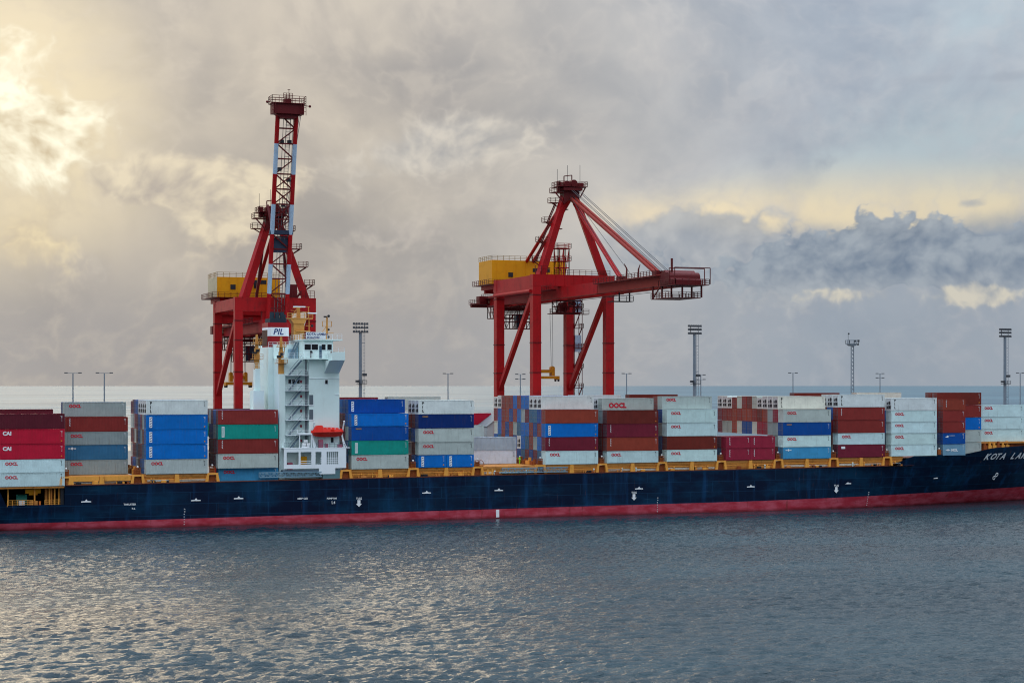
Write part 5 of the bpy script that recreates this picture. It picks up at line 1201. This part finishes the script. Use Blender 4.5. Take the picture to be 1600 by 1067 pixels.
b = MB(); b.rail([(-40, 35.3, 47.6), (-34, 35.3, 47.6)], 1.6, 1.0, .05).box(-39.5, -37.8, 36, 38, 47.6, 50.6).beam((-38, 36, 47.6), (-35.6, 36, 50.4), .12, .5); b.build('portal_railing', DRED, cr)
spreader(-42.7, 76.2, 27.9, 38.4, 'yellow spreader hanging under the crane with the raised boom', 6.0)

# ================================================================== light masts on the quay
def solve_s(px, t):
    k = (px - 800) / FPX; return (k * (Z0 + t * CT) + t * ST) / (CT - k * ST)
def top_z(px, py, t):
    s = solve_s(px, t); return CAM_H - (py - 602) * (Z0 + s * ST + t * CT) / FPX
small = [(114, 583, 150, 1.9, 'slim double lamp post nearest the left edge of the photo', 1), (163, 583, 150, 1.9, 'slim double lamp post right of the leftmost one, left of the cranes', 1), (700, 584, 170, 1.2, 'slim lamp post between the tower and the lowered crane', 1), (813, 585, 170, 1.2, 'slim lamp post seen between the lowered crane legs', 2),
         (979, 584, 170, 1.2, 'slim lamp post just right of the lowered crane', 1), (1095, 586, 170, 1.2, 'slim lamp post beside the floodlight mast right of the cranes', 2), (1239, 583, 190, 1.3, 'slim lamp post left of the lattice antenna mast', 1), (1375, 584, 190, 1.2, 'slim lamp post right of the lattice antenna mast', 2), (1594, 583, 190, 1.2, 'slim lamp post nearest the right edge of the photo', 1)]
for px, py, t, arm, lab, tiers in small:
    s = solve_s(px, t); zt = top_z(px, py, t); lp = thing('lamp_post', (s, t, QZ), lab, 'lamp post', 'slim lamp posts on the quay')
    MB().tube((s, t, QZ), (s, t, zt), .26, .16, 8).build('pole', POLE, lp)
    for k in range(tiers):
        z = zt - k * 1.5; b = MB(); b.beam((s - arm, t - .1, z), (s + arm, t + .1, z), .12); b.build('arm', POLE, lp)
        for a in (-1, 1): MB().prism_x([(t - .25, z - .05), (t + .25, z - .05), (t + .2, z + .22), (t - .2, z + .22)], s + a * arm - .45, s + a * arm + .45).build('lamp_head', LAMPD, lp)
def flood_mast(px, py, t, lab):
    s = solve_s(px, t); zt = top_z(px, py, t); m_ = thing('floodlight_mast', (s, t, QZ), lab, 'floodlight', 'floodlight masts on the quay')
    MB().tube((s, t, QZ), (s, t, zt - 1.2), .5, .4, 10).build('mast', POLE, m_)
    b = MB()
    for x in (.75, 1.25): b.beam((s + x, t, QZ), (s + x, t, zt - 1.4), .09)
    for k in range(int((zt - QZ) / .9)): b.beam((s + .75, t, QZ + k * .9), (s + 1.25, t, QZ + k * .9), .06)
    for k in range(5): b.beam((s, t, QZ + 6 + k * 7.5), (s + 1.3, t, QZ + 6 + k * 7.5), .14)
    b.build('caged_ladder', POLE, m_)
    b = MB(); platform(b, s - .9, s + 1.6, t - .8, t + .8, 28.6, 'f', .9, .05); b.box(s - 1.3, s - .3, t - .5, t + .3, 28.9, 29.5).box(s + .6, s + 1.7, t - .5, t + .3, 30.6, 31.3).build('camera_platform', LAMPD, m_)
    b = MB()
    for z in (zt - 1.2, zt - .1, zt + .9): b.beam((s - 2.0, t, z), (s + 2.0, t, z), .16)
    for x in (-1.2, 1.2): b.beam((s + x, t, zt - 1.3), (s + x, t, zt + 1.0), .14)
    b.build('head_frame', LAMPD, m_)
    for z in (zt - 1.2, zt - .1, zt + .9):
        for k in range(6):
            x = s - 1.85 + k * .74; put('lamp', MB().prism_x([(-.35, -.3), (.3, -.2), (.3, .25), (-.2, .35)], -.24, .24).mesh('lamp', LAMPD) if 'flood' not in TXT else TXT['flood'], m_, (x - s, t - .25 - t, z - QZ + .1))
for px, py, lab in ((563, 512, 'tall floodlight mast just right of the bridge tower'), (1085, 515, 'tall floodlight mast right of the lowered crane boom'), (1570, 520, 'tall floodlight mast near the right edge')):
    flood_mast(px, py, 110, lab)
s, t = solve_s(1331, 130), 130; zt = top_z(1331, 537, t)
am = thing('antenna_mast', (s, t, QZ), 'grey lattice mast with a small ring platform over the right bays', 'mast')
b = MB()
for dx, dy in ((-.55, -.4), (.55, -.4), (0, .55)): b.beam((s + dx, t + dy, QZ), (s + dx * .8, t + dy * .8, zt), .18)
zz = QZ
while zz < zt - 1.2:
    for (ax, ay), (bx, by) in (((-.55, -.4), (.55, -.4)), ((.55, -.4), (0, .55)), ((0, .55), (-.55, -.4))): b.beam((s + ax, t + ay, zz), (s + bx, t + by, zz + 1.2), .1).beam((s + bx, t + by, zz), (s + ax, t + ay, zz + 1.2), .1)
    zz += 1.2
b.build('lattice', POLE, am)
b = MB(); platform(b, s - 1.6, s + 1.6, t - 1.2, t + 1.2, zt); b.prism([(s - .6, zt - .7), (s + .6, zt - .7), (s + 1.5, zt - .15), (s - 1.5, zt - .15)], t - 1, t + 1); b.build('ring_platform', POLE, am)
MB().box(s + .2, s + .7, t - 1.4, t - 1.1, zt + .5, zt + 1.1).box(s + 1.3, s + 1.9, t - 1.4, t - 1.1, zt + .5, zt + 1.2).box(s + 1.2, s + 1.7, t - 1.4, t - 1.1, zt - .5, zt).build('lamp', LAMPD, am)
MB().tube((s - 1.3, t, zt), (s - 1.3, t, zt + 3.0), .06, n=6).ball((s - 1.1, t, zt + 3.1), .3).build('wind_vane', LAMPD, am)
print('containers', NC[0], 'objects', len(bpy.data.objects))
